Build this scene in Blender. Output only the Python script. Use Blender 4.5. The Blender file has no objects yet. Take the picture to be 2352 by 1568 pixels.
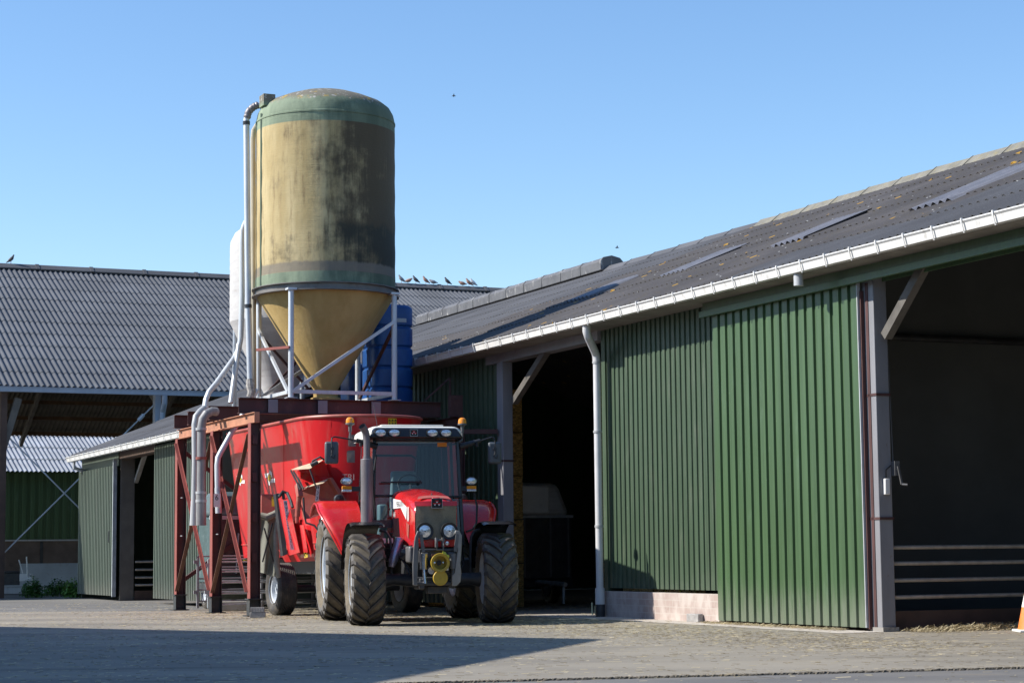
import bpy, math, random
from mathutils import Vector, Matrix
random.seed(7)
R_ = math.radians
scene = bpy.context.scene
C = scene.collection

# ------------------------------------------------------------ camera
FOC = 4573.0; CAMH = 1.1; PIT = math.atan((1272-784)/FOC); ROLL = 0.010
fw = Vector((0, math.cos(PIT), math.sin(PIT)))
up0 = Vector((0, -math.sin(PIT), math.cos(PIT))); rt0 = Vector((1, 0, 0))
rt = math.cos(ROLL)*rt0 - math.sin(ROLL)*up0
upv = math.sin(ROLL)*rt0 + math.cos(ROLL)*up0
EYE = Vector((0, 0, CAMH))
cam = bpy.data.cameras.new('camera'); camo = bpy.data.objects.new('camera', cam); C.objects.link(camo)
cam.sensor_width = 36; cam.lens = 36*FOC/2352; cam.clip_end = 3000; cam.clip_start = 0.1
M3 = Matrix((rt, upv, -fw)).transposed()
camo.matrix_world = Matrix.Translation(EYE) @ M3.to_4x4()
scene.camera = camo

# ------------------------------------------------------------ light
EL = 37.5; AZV = Vector((0.995, 0.10, 0)).normalized()      # horizontal travel of the light
w = bpy.data.worlds.new('World'); scene.world = w; w.use_nodes = True
nt = w.node_tree; bg = nt.nodes['Background']
sky = nt.nodes.new('ShaderNodeTexSky'); sky.sky_type = 'NISHITA'; sky.sun_disc = False
sky.sun_elevation = R_(EL); sky.sun_rotation = math.atan2(-AZV.x, -AZV.y)
sky.air_density = 1.0; sky.dust_density = 0.25; sky.ozone_density = 2.4; sky.altitude = 0
hs_ = nt.nodes.new('ShaderNodeHueSaturation'); hs_.inputs['Hue'].default_value = .503; hs_.inputs['Saturation'].default_value = 1.15
nt.links.new(sky.outputs[0], hs_.inputs['Color']); nt.links.new(hs_.outputs[0], bg.inputs[0]); bg.inputs[1].default_value = 0.145
sl = bpy.data.lights.new('sun', 'SUN'); sl.energy = 5.0; sl.angle = R_(0.5); sl.color = (1, .95, .87)
so = bpy.data.objects.new('sun', sl); C.objects.link(so)
ld = Vector((AZV.x*math.cos(R_(EL)), AZV.y*math.cos(R_(EL)), -math.sin(R_(EL))))
so.rotation_euler = ld.to_track_quat('-Z', 'Y').to_euler(); so.location = (-30, -5, 30)
scene.view_settings.view_transform = 'Standard'; scene.view_settings.look = 'None'
scene.view_settings.exposure = 0.46; scene.view_settings.gamma = 1

# ------------------------------------------------------------ photo to place helpers (d = pixels of a 2352 wide copy)
def ray(x, y): return fw*FOC + rt*(x-1176) - upv*(y-784)
def at(x, y, Y):
    d = ray(x, y); return EYE + d*(Y/d.y)
def gr(x, y, z=0):
    d = ray(x, y); return EYE + d*((z-CAMH)/d.z)
FA = R_(24.2)
fu = Vector((math.sin(FA), -math.cos(FA), 0)); fv = Vector((math.cos(FA), math.sin(FA), 0))
ORI = Vector((4.887, 27.904, 0))
def FW(v, t, z=0): return ORI + fv*v - fu*t + Vector((0, 0, z))      # farm frame (v right, t away)
def toF(p):
    d = p-ORI; return Vector((d.dot(fv), -d.dot(fu), p.z))
def plane_hit(x, y, n, off):
    d = ray(x, y); p0 = ORI+n*off; p0.z = 0
    n = Vector((n.x, n.y, 0))
    return toF(EYE + d*((p0-EYE).dot(n)/d.dot(n)))
def onv(x, y, v0): return plane_hit(x, y, fv, v0)
def ont(x, y, t0): return plane_hit(x, y, -fu, t0)

# ------------------------------------------------------------ mesh builder
class MB:
    def __init__(s): s.v = []; s.f = []; s.m = []; s.mi = 0
    def quad(s, *ps):
        b = len(s.v); s.v += [Vector(p) for p in ps]; s.f.append(tuple(range(b, b+len(ps)))); s.m.append(s.mi); return s
    def box(s, x0, x1, y0, y1, z0, z1):
        return s.hexa([(x0,y0,z0),(x1,y0,z0),(x1,y1,z0),(x0,y1,z0),(x0,y0,z1),(x1,y0,z1),(x1,y1,z1),(x0,y1,z1)])
    def hexa(s, P):
        b = len(s.v); s.v += [Vector(p) for p in P]
        for q in ((0,3,2,1),(4,5,6,7),(0,1,5,4),(1,2,6,5),(2,3,7,6),(3,0,4,7)):
            s.f.append(tuple(b+i for i in q)); s.m.append(s.mi)
        return s
    def bar(s, p, q, w, h, up=(0,0,1)):
        p = Vector(p); q = Vector(q); d = (q-p).normalized(); up = Vector(up)
        if abs(d.dot(up)) > .98: up = Vector((1,0,0)) if abs(d.x) < .9 else Vector((0,1,0))
        a = d.cross(up).normalized()*w/2; b2 = a.cross(d).normalized()*h/2
        return s.hexa([p-a-b2, p+a-b2, q+a-b2, q-a-b2, p-a+b2, p+a+b2, q+a+b2, q-a+b2])
    def tube(s, pts, r, n=12, caps=True):
        pts = [Vector(p) for p in pts]; k = len(pts)
        rs = r if isinstance(r, (list, tuple)) else [r]*k
        b = len(s.v); prev = None
        for i, p in enumerate(pts):
            d = (pts[min(i+1,k-1)]-pts[max(i-1,0)]).normalized()
            if prev is None:
                a = Vector((0,0,1)) if abs(d.z) < .9 else Vector((1,0,0))
                a = (a-d*a.dot(d)).normalized()
            else: a = (prev-d*prev.dot(d)).normalized()
            prev = a; c = d.cross(a)
            for j in range(n):
                th = 2*math.pi*j/n; s.v.append(p+(a*math.cos(th)+c*math.sin(th))*rs[i])
        for i in range(k-1):
            for j in range(n):
                j2 = (j+1) % n
                s.f.append((b+i*n+j, b+i*n+j2, b+(i+1)*n+j2, b+(i+1)*n+j)); s.m.append(s.mi)
        if caps:
            s.f.append(tuple(b+j for j in reversed(range(n)))); s.m.append(s.mi)
            s.f.append(tuple(b+(k-1)*n+j for j in range(n))); s.m.append(s.mi)
        return s
    def lathe(s, prof, c=(0,0,0), axis='z', n=32, a0=0, a1=2*math.pi, close=True):
        # prof: (radius, along axis)
        c = Vector(c); b = len(s.v); full = abs(a1-a0-2*math.pi) < 1e-6; cols = n if full else n+1
        for r, h in prof:
            for j in range(cols):
                th = a0+(a1-a0)*j/n; x, y = r*math.cos(th), r*math.sin(th)
                s.v.append(c + (Vector((x,y,h)) if axis=='z' else Vector((h,x,y)) if axis=='x' else Vector((y,h,x))))
        for i in range(len(prof)-1):
            for j in range(n):
                j2 = (j+1) % cols
                s.f.append((b+i*cols+j, b+i*cols+j2, b+(i+1)*cols+j2, b+(i+1)*cols+j)); s.m.append(s.mi)
        return s
    def grid(s, fn, nu, nv):
        b = len(s.v)
        for i in range(nu+1):
            for j in range(nv+1): s.v.append(Vector(fn(i/nu, j/nv)))
        for i in range(nu):
            for j in range(nv):
                a = b+i*(nv+1)+j; s.f.append((a, a+nv+1, a+nv+2, a+1)); s.m.append(s.mi)
        return s
    def prism(s, poly, o, ax, ay, az):
        # poly in (ax, ay), extruded along vector az
        o, ax, ay, az = map(Vector, (o, ax, ay, az)); b = len(s.v); n = len(poly)
        for k in (0, 1):
            for x, y in poly: s.v.append(o+ax*x+ay*y+az*k)
        s.f.append(tuple(b+i for i in reversed(range(n)))); s.m.append(s.mi)
        s.f.append(tuple(b+n+i for i in range(n))); s.m.append(s.mi)
        for i in range(n):
            j = (i+1) % n; s.f.append((b+i, b+j, b+n+j, b+n+i)); s.m.append(s.mi)
        return s
    def ibeam(s, p, q, h, wd, up=(0,0,1), tf=.014, tw=.01):
        p = Vector(p); q = Vector(q); d = (q-p).normalized(); up = Vector(up); up = (up-d*up.dot(d)).normalized()
        s.bar(p+up*(h/2-tf/2), q+up*(h/2-tf/2), wd, tf, up); s.bar(p-up*(h/2-tf/2), q-up*(h/2-tf/2), wd, tf, up)
        return s.bar(p, q, tw, h-2*tf, up)
    def build(s, name, mat, parent=None, smooth=30, bevel=0, fix=True):
        me = bpy.data.meshes.new(name); me.from_pydata([tuple(v) for v in s.v], [], s.f)
        for mm in (mat if isinstance(mat, (list, tuple)) else [mat]): me.materials.append(mm)
        if any(s.m): me.polygons.foreach_set('material_index', s.m)
        if fix:
            import bmesh
            bm = bmesh.new(); bm.from_mesh(me); bmesh.ops.recalc_face_normals(bm, faces=bm.faces[:]); bm.to_mesh(me); bm.free()
        if smooth:
            me.polygons.foreach_set('use_smooth', [True]*len(me.polygons)); me.set_sharp_from_angle(angle=R_(smooth))
        me.update()
        o = bpy.data.objects.new(name, me); C.objects.link(o)
        if parent: o.parent = parent
        if bevel:
            bv = o.modifiers.new('bevel', 'BEVEL'); bv.width = bevel; bv.segments = 2; bv.limit_method = 'ANGLE'; bv.angle_limit = R_(40)
        return o

def tag(o, label=None, cat=None, group=None, kind=None):
    if label: o['label'] = label
    if cat: o['category'] = cat
    if group: o['group'] = group
    if kind: o['kind'] = kind
    return o
def empty(name, loc, rz, label, cat, group=None):
    o = bpy.data.objects.new(name, None); C.objects.link(o); o.location = loc; o.rotation_euler = (0, 0, rz)
    o.empty_display_size = .2
    return tag(o, label, cat, group)
def farm(name, v, t, z, label, cat, group=None):
    return empty(name, FW(v, t, z), FA, label, cat, group)
def copy_tree(o, parent=None):
    c = o.copy(); C.objects.link(c)
    if parent: c.parent = parent
    for ch in [x for x in bpy.data.objects if x.parent == o]: copy_tree(ch, c)
    return c
def text_mb(txt, size, pos, ax, ay, mb=None, depth=0.0, align='CENTER', sx=1.0):
    cu = bpy.data.curves.new('t', 'FONT'); cu.body = txt; cu.size = size; cu.align_x = align; cu.align_y = 'CENTER'; cu.resolution_u = 3
    o = bpy.data.objects.new('t', cu); C.objects.link(o)
    dg = bpy.context.evaluated_depsgraph_get(); me = bpy.data.meshes.new_from_object(o.evaluated_get(dg))
    mb = mb or MB(); b = len(mb.v); pos, ax, ay = Vector(pos), Vector(ax).normalized(), Vector(ay).normalized()
    for vv in me.vertices: mb.v.append(pos+ax*vv.co.x*sx+ay*vv.co.y)
    for p in me.polygons: mb.f.append(tuple(b+i for i in p.vertices)); mb.m.append(mb.mi)
    bpy.data.objects.remove(o); bpy.data.meshes.remove(me); bpy.data.curves.remove(cu)
    return mb

# ------------------------------------------------------------ materials
def newmat(name):
    m = bpy.data.materials.new(name); m.use_nodes = True; return m, m.node_tree, m.node_tree.nodes['Principled BSDF']
def N(t, typ, **kw):
    n = t.nodes.new(typ)
    for k, v in kw.items(): setattr(n, k, v)
    return n
def noise(t, scale=(1,1,1), sc=4, det=6, rough=.6, coord='Object', dist=0):
    tc = N(t, 'ShaderNodeTexCoord'); mp = N(t, 'ShaderNodeMapping'); mp.inputs['Scale'].default_value = scale
    t.links.new(tc.outputs[coord], mp.inputs[0]); n = N(t, 'ShaderNodeTexNoise')
    n.inputs['Scale'].default_value = sc; n.inputs['Detail'].default_value = det; n.inputs['Roughness'].default_value = rough
    n.inputs['Distortion'].default_value = dist
    t.links.new(mp.outputs[0], n.inputs['Vector']); return n.outputs[0]
def ramp(t, src, lo, hi):
    r = N(t, 'ShaderNodeMapRange'); r.interpolation_type = 'SMOOTHSTEP'
    r.inputs[1].default_value = lo; r.inputs[2].default_value = hi; t.links.new(src, r.inputs[0]); return r.outputs[0]
def mixc(t, fac, a, b):
    m = N(t, 'ShaderNodeMix', data_type='RGBA')
    if isinstance(fac, (int, float)): m.inputs[0].default_value = fac
    else: t.links.new(fac, m.inputs[0])
    for i, c in ((6, a), (7, b)):
        if isinstance(c, (tuple, list)): m.inputs[i].default_value = (*c[:3], 1)
        else: t.links.new(c, m.inputs[i])
    return m.outputs[2]
def math_(t, op, a, b=None):
    m = N(t, 'ShaderNodeMath', operation=op)
    for i, c in enumerate((a, b)):
        if c is None: continue
        if isinstance(c, (int, float)): m.inputs[i].default_value = c
        else: t.links.new(c, m.inputs[i])
    return m.outputs[0]
def bump(t, p, h, strength=.3, dist=.02):
    b = N(t, 'ShaderNodeBump'); b.inputs['Strength'].default_value = strength; b.inputs['Distance'].default_value = dist
    t.links.new(h, b.inputs['Height']); t.links.new(b.outputs[0], p.inputs['Normal'])
def mat(name, col, rough=.5, metal=0, var=.18, sc=3, stretch=(1,1,1), dirt=None, dirt_amt=(.55,.75), dsc=6, dstretch=None, bmp=.15, bsc=60, coat=0, dirt2=None, d2=(.6,.72), d2sc=14, d2st=(1,1,1)):
    m, t, p = newmat(name)
    n1 = noise(t, stretch, sc)
    lo = tuple(c*(1-var) for c in col); hi = tuple(min(1, c*(1+var)) for c in col)
    c = mixc(t, ramp(t, n1, .3, .7), lo, hi)
    if dirt:
        n2 = noise(t, dstretch or stretch, dsc, 8, .65); c = mixc(t, ramp(t, n2, *dirt_amt), c, dirt)
    if dirt2:
        n3 = noise(t, d2st, d2sc, 8, .7); c = mixc(t, ramp(t, n3, *d2), c, dirt2)
    t.links.new(c, p.inputs['Base Color'])
    rr = N(t, 'ShaderNodeMapRange'); rr.inputs[3].default_value = max(0, rough-.08); rr.inputs[4].default_value = min(1, rough+.12)
    t.links.new(n1, rr.inputs[0]); t.links.new(rr.outputs[0], p.inputs['Roughness'])
    p.inputs['Metallic'].default_value = metal
    if coat: p.inputs['Coat Weight'].default_value = coat; p.inputs['Coat Roughness'].default_value = .08
    if bmp: bump(t, p, noise(t, (1,1,1), bsc, 4), bmp, .004)
    return m

GREEN = mat('green_sheet_paint', (.056,.105,.046), .42, 0, .14, 3, (1,3,.08), dirt=(.10,.16,.10), dirt_amt=(.56,.85), dsc=2, dstretch=(2,2,.5), dirt2=(.45,.47,.4), d2=(.72,.75), d2sc=30, d2st=(2,2,.25), bmp=.03)
GREEN2 = mat('faded_green_sheet_paint', (.048,.080,.045), .5, 0, .15, 3, (1,3,.08), dirt=(.10,.12,.085), dirt_amt=(.5,.8), dsc=3, dstretch=(3,3,.4), dirt2=(.4,.42,.36), d2=(.7,.74), d2sc=25, d2st=(3,3,.2), bmp=.05)
GREENG = mat('weathered_grey_green_sheet', (.075,.10,.075), .55, 0, .15, 2, (1,1,.2), dirt=(.12,.13,.11), dirt_amt=(.5,.8), dsc=4, dstretch=(4,4,.3), dirt2=(.45,.45,.4), d2=(.69,.72), d2sc=20, d2st=(3,3,.2), bmp=.05)
WHITEM = mat('white_gutter_plastic', (.70,.69,.665), .4, 0, .05, 3, dirt=(.36,.33,.28), dirt_amt=(.55,.8), dsc=4, dstretch=(1,2,1), dirt2=(.3,.28,.24), d2=(.68,.76), d2sc=12, bmp=.02)
GREYPL = mat('grey_pvc', (.42,.43,.44), .45, 0, .1, 2, (1,1,.3), dirt=(.26,.26,.25), dirt_amt=(.55,.8), dsc=7, bmp=.03)
GALV = mat('galvanised_steel', (.42,.45,.48), .45, .45, .15, 8, (1,1,.5), dirt=(.3,.31,.32), dirt_amt=(.5,.8), dsc=14, bmp=.04)
GALVP = mat('pale_galvanised_pipe', (.55,.58,.61), .5, .3, .1, 5, (1,1,.2), dirt=(.38,.36,.33), dirt_amt=(.58,.85), dsc=10, bmp=.04)
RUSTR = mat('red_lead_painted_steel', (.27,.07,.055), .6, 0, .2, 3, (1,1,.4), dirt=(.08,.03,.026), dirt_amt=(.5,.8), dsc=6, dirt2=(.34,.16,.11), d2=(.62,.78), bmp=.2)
RUST_SHADE = mat('dark_rust_and_shade_steel', (.075,.032,.03), .65, .0, .25, 3, (1,1,.5), dirt=(.13,.07,.05), dirt_amt=(.55,.8), dsc=5, bmp=.25)  # dark rust; on the gantry column webs it paints in shade
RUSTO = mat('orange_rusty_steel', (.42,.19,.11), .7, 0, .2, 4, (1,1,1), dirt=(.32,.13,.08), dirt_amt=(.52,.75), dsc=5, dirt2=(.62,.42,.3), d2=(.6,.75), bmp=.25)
STEELG = mat('primer_grey_steel', (.22,.22,.235), .55, 0, .12, 2, (1,1,.3), dirt=(.16,.09,.06), dirt_amt=(.66,.72), dsc=7, dstretch=(2,2,.6), bmp=.1)
CONC = mat('cast_concrete', (.3,.285,.26), .85, 0, .2, 3, dirt=(.17,.15,.13), dirt_amt=(.5,.75), dsc=6, bmp=.6, bsc=40)
BLACK = mat('black_plastic', (.018,.018,.02), .45, 0, .2, 4, dirt=(.06,.055,.05), dirt_amt=(.6,.9), dsc=9, bmp=.1)
GREYI_ = 0
BLACKG = mat('gloss_black', (.012,.012,.014), .2, 0, .1, 4, dirt=(.05,.045,.04), dirt_amt=(.6,.95), bmp=.02)
IRON = mat('dark_chassis_iron', (.045,.047,.052), .5, .3, .25, 5, dirt=(.12,.1,.075), dirt_amt=(.5,.85), dsc=7, bmp=.3)
GREYI = mat('grey_painted_casting', (.13,.13,.132), .45, .2, .15, 5, dirt=(.14,.11,.08), dirt_amt=(.55,.85), dsc=8, bmp=.15)
TRED = mat('glossy_red_paint', (.60,.014,.014), .26, 0, .08, 2, dirt=(.42,.13,.085), dirt_amt=(.52,.9), dsc=3, dirt2=(.40,.22,.14), d2=(.60,.75), d2sc=22, coat=.45, bmp=.02)
MRED = mat('mixer_red_paint', (.56,.014,.018), .3, 0, .08, 1.2, (1,1,.4), dirt=(.42,.13,.10), dirt_amt=(.46,.85), dsc=2, dstretch=(2.5,2.5,.5), dirt2=(.45,.24,.16), d2=(.63,.75), d2sc=14, d2st=(2,2,.3), coat=.25, bmp=.02)
DRED = mat('dusty_red_paint', (.42,.10,.08), .45, 0, .15, 3, dirt=(.42,.2,.14), dirt_amt=(.45,.8), dsc=5, bmp=.08)
CREAM = mat('cream_roof_paint', (.74,.73,.67), .35, 0, .05, 3, dirt=(.5,.47,.4), dirt_amt=(.55,.9), bmp=.02)
DUST = mat('dusty_metal_ledge', (.5,.4,.27), .85, 0, .2, 10, bmp=.3)
GRILLE = None
def grille_mat():
    m, t, p = newmat('dusty_mesh_grille')
    tc = N(t, 'ShaderNodeTexCoord'); vo = N(t, 'ShaderNodeTexVoronoi'); vo.inputs['Scale'].default_value = 110
    t.links.new(tc.outputs['Object'], vo.inputs['Vector'])
    n1 = noise(t, (1,1,.5), 5)
    base = mixc(t, ramp(t, n1, .35, .7), (.19,.16,.11), (.27,.23,.155))
    c = mixc(t, ramp(t, vo.outputs['Distance'], .1, .5), (.09,.078,.058), base)
    n2 = noise(t, (1,1,1), 60, 2); c = mixc(t, ramp(t, n2, .70, .74), c, (.5,.45,.33))
    t.links.new(c, p.inputs['Base Color']); p.inputs['Roughness'].default_value = .75
    bump(t, p, vo.outputs['Distance'], .5, .004); return m
GRILLE = grille_mat()
ORANGE = mat('amber_lens', (.85,.28,.01), .15, 0, .05, 5, bmp=0, coat=.5)
LENS = mat('clear_lamp_lens', (.75,.8,.85), .12, .6, .35, 40, bmp=.6, bsc=50)
YELLOW = mat('yellow_plastic', (.42,.28,.025), .45, 0, .12, 6, dirt=(.25,.17,.04), dirt_amt=(.55,.8), bmp=.05)
YELLOWB = mat('bright_yellow_cap', (.62,.62,.06), .4, 0, .1, 6, bmp=.03)
STICK = mat('yellow_sticker', (.72,.50,.03), .45, 0, .05, 6, bmp=0)
WHITE = mat('white_decal', (.78,.78,.76), .4, 0, .03, 6, bmp=0)
DARKD = mat('black_decal', (.02,.02,.02), .4, 0, .03, 6, bmp=0)
CHROME = mat('shiny_steel', (.62,.62,.64), .2, 1, .1, 8, bmp=.05)
RIM = mat('silver_rim_paint', (.55,.60,.66), .35, .1, .08, 4, dirt=(.35,.33,.28), dirt_amt=(.55,.85), bmp=.03)
EXH = mat('grey_exhaust', (.19,.175,.185), .45, .3, .12, 5, (1,1,.4), dirt=(.12,.1,.1), dirt_amt=(.55,.85), bmp=.05)
BLUE = mat('blue_plastic_tank', (.008,.065,.24), .4, 0, .22, 2, (1,1,.5), dirt=(.012,.1,.3), dirt_amt=(.5,.7), dsc=5, dirt2=(.15,.3,.5), d2=(.66,.8), d2sc=8, d2st=(1,1,2), bmp=.2, bsc=20)
CANVAS = mat('grey_green_canvas', (.26,.26,.215), .8, 0, .15, 4, dirt=(.16,.15,.12), dirt_amt=(.5,.8), bmp=.3)
TEAL = mat('teal_painted_metal', (.045,.085,.09), .45, 0, .15, 3, dirt=(.16,.2,.2), dirt_amt=(.5,.8), bmp=.05)
GREYC = mat('dark_grey_console', (.19,.25,.25), .5, 0, .15, 4, bmp=.05)
WSILO = mat('white_ribbed_fibreglass', (.50,.485,.47), .7, 0, .08, 2, (1,1,4), dirt=(.36,.33,.31), dirt_amt=(.52,.8), dsc=3, dstretch=(1,1,5), bmp=.5, bsc=25)
HAY = mat('hay', (.55,.36,.13), .9, 0, .5, 12, (1,1,3), dirt=(.22,.13,.04), dirt_amt=(.45,.65), dsc=20, bmp=1, bsc=40)
STRAW = mat('straw', (.50,.42,.26), .8, 0, .35, 2, bmp=0)
BOARD = mat('brown_boards', (.09,.055,.04), .8, 0, .2, 3, bmp=.3)
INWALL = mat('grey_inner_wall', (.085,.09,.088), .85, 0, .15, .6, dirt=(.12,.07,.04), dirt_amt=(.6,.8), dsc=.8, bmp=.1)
WCON = mat('stained_brown_concrete', (.135,.10,.085), .85, 0, .25, 1.0, dirt=(.07,.05,.045), dirt_amt=(.5,.7), dsc=1.4, bmp=.3)
CLADW = mat('pale_concrete', (.40,.42,.44), .8, 0, .12, 1.5, dirt=(.28,.27,.26), dirt_amt=(.5,.8), bmp=.3)
BRICK2 = mat('grey_paving_brick', (.33,.32,.31), .85, 0, .25, 6, dirt=(.14,.13,.12), dirt_amt=(.55,.75), dsc=20, bmp=.6, bsc=40)
CONEO = mat('orange_cone_plastic', (.78,.22,.05), .5, 0, .1, 5, dirt=(.6,.33,.2), dirt_amt=(.55,.8), bmp=.03)

def tyre_mats():
    m, t, p = newmat('dusty_tyre_rubber')
    n1 = noise(t, (1,1,1), 5, 8); n2 = noise(t, (1,1,1), 30, 6)
    c = mixc(t, ramp(t, n1, .35, .65), (.095,.078,.055), (.17,.142,.10)); c = mixc(t, ramp(t, n2, .5, .75), c, (.06,.052,.042))
    t.links.new(c, p.inputs['Base Color']); p.inputs['Roughness'].default_value = .85; bump(t, p, n2, .3, .01)
    a = m
    m, t, p = newmat('worn_tyre_lug_rubber')
    n1 = noise(t, (1,1,1), 6, 8); n2 = noise(t, (1,1,1), 45, 6)
    c = mixc(t, ramp(t, n1, .4, .7), (.042,.038,.036), (.095,.082,.066)); c = mixc(t, ramp(t, n2, .6, .8), c, (.12,.1,.075))
    t.links.new(c, p.inputs['Base Color']); p.inputs['Roughness'].default_value = .7; bump(t, p, n2, .3, .01)
    return a, m
TYB, TYL = tyre_mats()
TYS = mat('grey_tyre_sidewall', (.13,.125,.12), .75, 0, .2, 6, dirt=(.20,.17,.13), dirt_amt=(.5,.8), dsc=9, bmp=.3)

def roof_mat(name, base, moss, lich, seam=True, sheet=(1.183,.9,50)):
    m, t, p = newmat(name)
    n1 = noise(t, (1,1,1), .5, 6); n2 = noise(t, (.6,3,1), 6, 8, .7); n3 = noise(t, (1,1,1), 3.2, 6, .6)
    c = mixc(t, ramp(t, n1, .35, .65), tuple(x*.85 for x in base), tuple(x*1.15 for x in base))
    tc = N(t, 'ShaderNodeTexCoord'); sn = N(t, 'ShaderNodeVectorMath', operation='SNAP'); sn.inputs[1].default_value = sheet
    t.links.new(tc.outputs['Object'], sn.inputs[0]); wn = N(t, 'ShaderNodeTexWhiteNoise'); t.links.new(sn.outputs[0], wn.inputs['Vector'])
    c = mixc(t, math_(t, 'MULTIPLY', ramp(t, wn.outputs[0], .3, 1), .45), c, tuple(x*.72 for x in base))
    if moss: c = mixc(t, ramp(t, n2, .5, .72), c, moss)
    if lich:
        v1 = N(t, 'ShaderNodeTexVoronoi'); v1.inputs['Scale'].default_value = 1.7; t.links.new(tc.outputs['Object'], v1.inputs['Vector'])
        n4 = noise(t, (1,1,1), 14, 5)
        d = math_(t, 'ADD', v1.outputs['Distance'], math_(t, 'MULTIPLY', n4, .25))
        c = mixc(t, ramp(t, d, .27, .23), c, (.48,.27,.03))
        v2 = N(t, 'ShaderNodeTexVoronoi'); v2.inputs['Scale'].default_value = 5; t.links.new(tc.outputs['Object'], v2.inputs['Vector'])
        c = mixc(t, ramp(t, v2.outputs['Distance'], .12, .05), c, (.38,.38,.36))
    if seam:
        n5 = noise(t, (1,1,1), 25, 4); c = mixc(t, ramp(t, n5, .62, .75), c, tuple(x*1.5 for x in base))
    t.links.new(c, p.inputs['Base Color']); p.inputs['Roughness'].default_value = .72
    bump(t, p, noise(t, (1,1,1), 40, 5), .4, .01); return m
ROOFM = roof_mat('mossy_fibre_cement', (.090,.083,.082), (.095,.08,.055), True)
ROOFN = roof_mat('newer_grey_fibre_cement', (.092,.093,.10), None, False)
ROOFB = roof_mat('slate_grey_corrugated', (.083,.089,.101), None, False, sheet=(.9,1.1,50))
ROOFL = roof_mat('pale_corrugated', (.28,.30,.335), None, False)
SKYL = mat('translucent_skylight_sheet', (.155,.155,.17), .35, 0, .15, 2, dirt=(.24,.23,.24), dirt_amt=(.5,.8), bmp=.02)
VENT = mat('lead_grey_vent_cowl', (.11,.11,.115), .6, 0, .15, 3, dirt=(.38,.37,.35), dirt_amt=(.58,.68), dsc=7, dstretch=(1,1,.4), bmp=.1)
RIDGEM = mat('mossy_ridge_tile', (.19,.18,.15), .85, 0, .2, 5, dirt=(.22,.19,.10), dirt_amt=(.5,.7), dsc=8, bmp=.5)
RUBBERG = mat('underside_fibre_cement', (.12,.105,.08), .9, 0, .2, 2, bmp=.2)
PURLIN = mat('timber_purlin', (.14,.075,.035), .8, 0, .2, 4, bmp=.2)

def silo_mat():
    m, t, p = newmat('stained_yellow_fibreglass')
    tc = N(t, 'ShaderNodeTexCoord'); sp = N(t, 'ShaderNodeSeparateXYZ'); t.links.new(tc.outputs['Object'], sp.inputs[0])
    z = sp.outputs[2]; x = sp.outputs[0]; y = sp.outputs[1]
    n1 = noise(t, (1,1,.22), 2.2, 8, .6); n2 = noise(t, (3,3,.35), 3, 8, .7); n3 = noise(t, (1,1,1), 1.3, 8, .65)
    yel = mixc(t, ramp(t, n1, .3, .7), (.40,.305,.145), (.54,.44,.245))
    yel = mixc(t, ramp(t, n2, .52, .8), yel, (.27,.19,.09))
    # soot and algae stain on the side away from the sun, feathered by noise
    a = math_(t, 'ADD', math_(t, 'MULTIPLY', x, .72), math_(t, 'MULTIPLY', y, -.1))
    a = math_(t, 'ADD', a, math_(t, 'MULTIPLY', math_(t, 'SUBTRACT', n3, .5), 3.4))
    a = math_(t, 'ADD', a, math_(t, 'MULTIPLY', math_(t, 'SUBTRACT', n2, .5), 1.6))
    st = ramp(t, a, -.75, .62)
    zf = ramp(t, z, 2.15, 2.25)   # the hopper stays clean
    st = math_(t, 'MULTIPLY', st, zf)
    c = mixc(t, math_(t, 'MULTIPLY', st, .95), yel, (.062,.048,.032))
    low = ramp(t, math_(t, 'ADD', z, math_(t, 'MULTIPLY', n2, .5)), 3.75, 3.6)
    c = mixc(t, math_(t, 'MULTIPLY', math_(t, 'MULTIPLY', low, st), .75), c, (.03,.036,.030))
    # faded green bands top and bottom
    grn = mixc(t, ramp(t, n1, .35, .7), (.17,.215,.15), (.29,.35,.24))
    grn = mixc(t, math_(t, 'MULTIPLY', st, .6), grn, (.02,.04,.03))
    c = mixc(t, ramp(t, z, 5.44, 5.46), c, grn)
    c = mixc(t, ramp(t, z, 2.49, 2.47), c, grn)
    gb = math_(t, 'MULTIPLY', ramp(t, z, 2.47, 2.49), ramp(t, math_(t, 'ADD', z, math_(t, 'MULTIPLY', n2, .12)), 2.76, 2.70))
    c = mixc(t, math_(t, 'MULTIPLY', gb, .8), c, (.19,.17,.14))
    c = mixc(t, ramp(t, z, 2.22, 2.20), c, mixc(t, ramp(t, n1, .3, .7), (.33,.225,.08), (.44,.315,.13)))
    # lichen crust on the dome
    n5 = noise(t, (1,1,1), 9, 8, .7); top = ramp(t, math_(t, 'ADD', z, math_(t, 'MULTIPLY', n5, .35)), 6.06, 6.2)
    c = mixc(t, top, c, (.17,.155,.12))
    c = mixc(t, math_(t, 'MULTIPLY', top, ramp(t, n5, .56, .62)), c, (.42,.41,.38))
    n6 = noise(t, (1,1,1), 4, 8, .7)
    c = mixc(t, math_(t, 'MULTIPLY', top, ramp(t, n6, .55, .6)), c, (.36,.25,.06))
    t.links.new(c, p.inputs['Base Color']); p.inputs['Roughness'].default_value = .75; p.inputs['Specular IOR Level'].default_value = .25
    h = math_(t, 'ADD', noise(t, (1,1,1), 12, 4), math_(t, 'MULTIPLY', noise(t, (.3,.3,6), 8, 4), .7))
    bump(t, p, h, .25, .02); return m
SILO = silo_mat()

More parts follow.
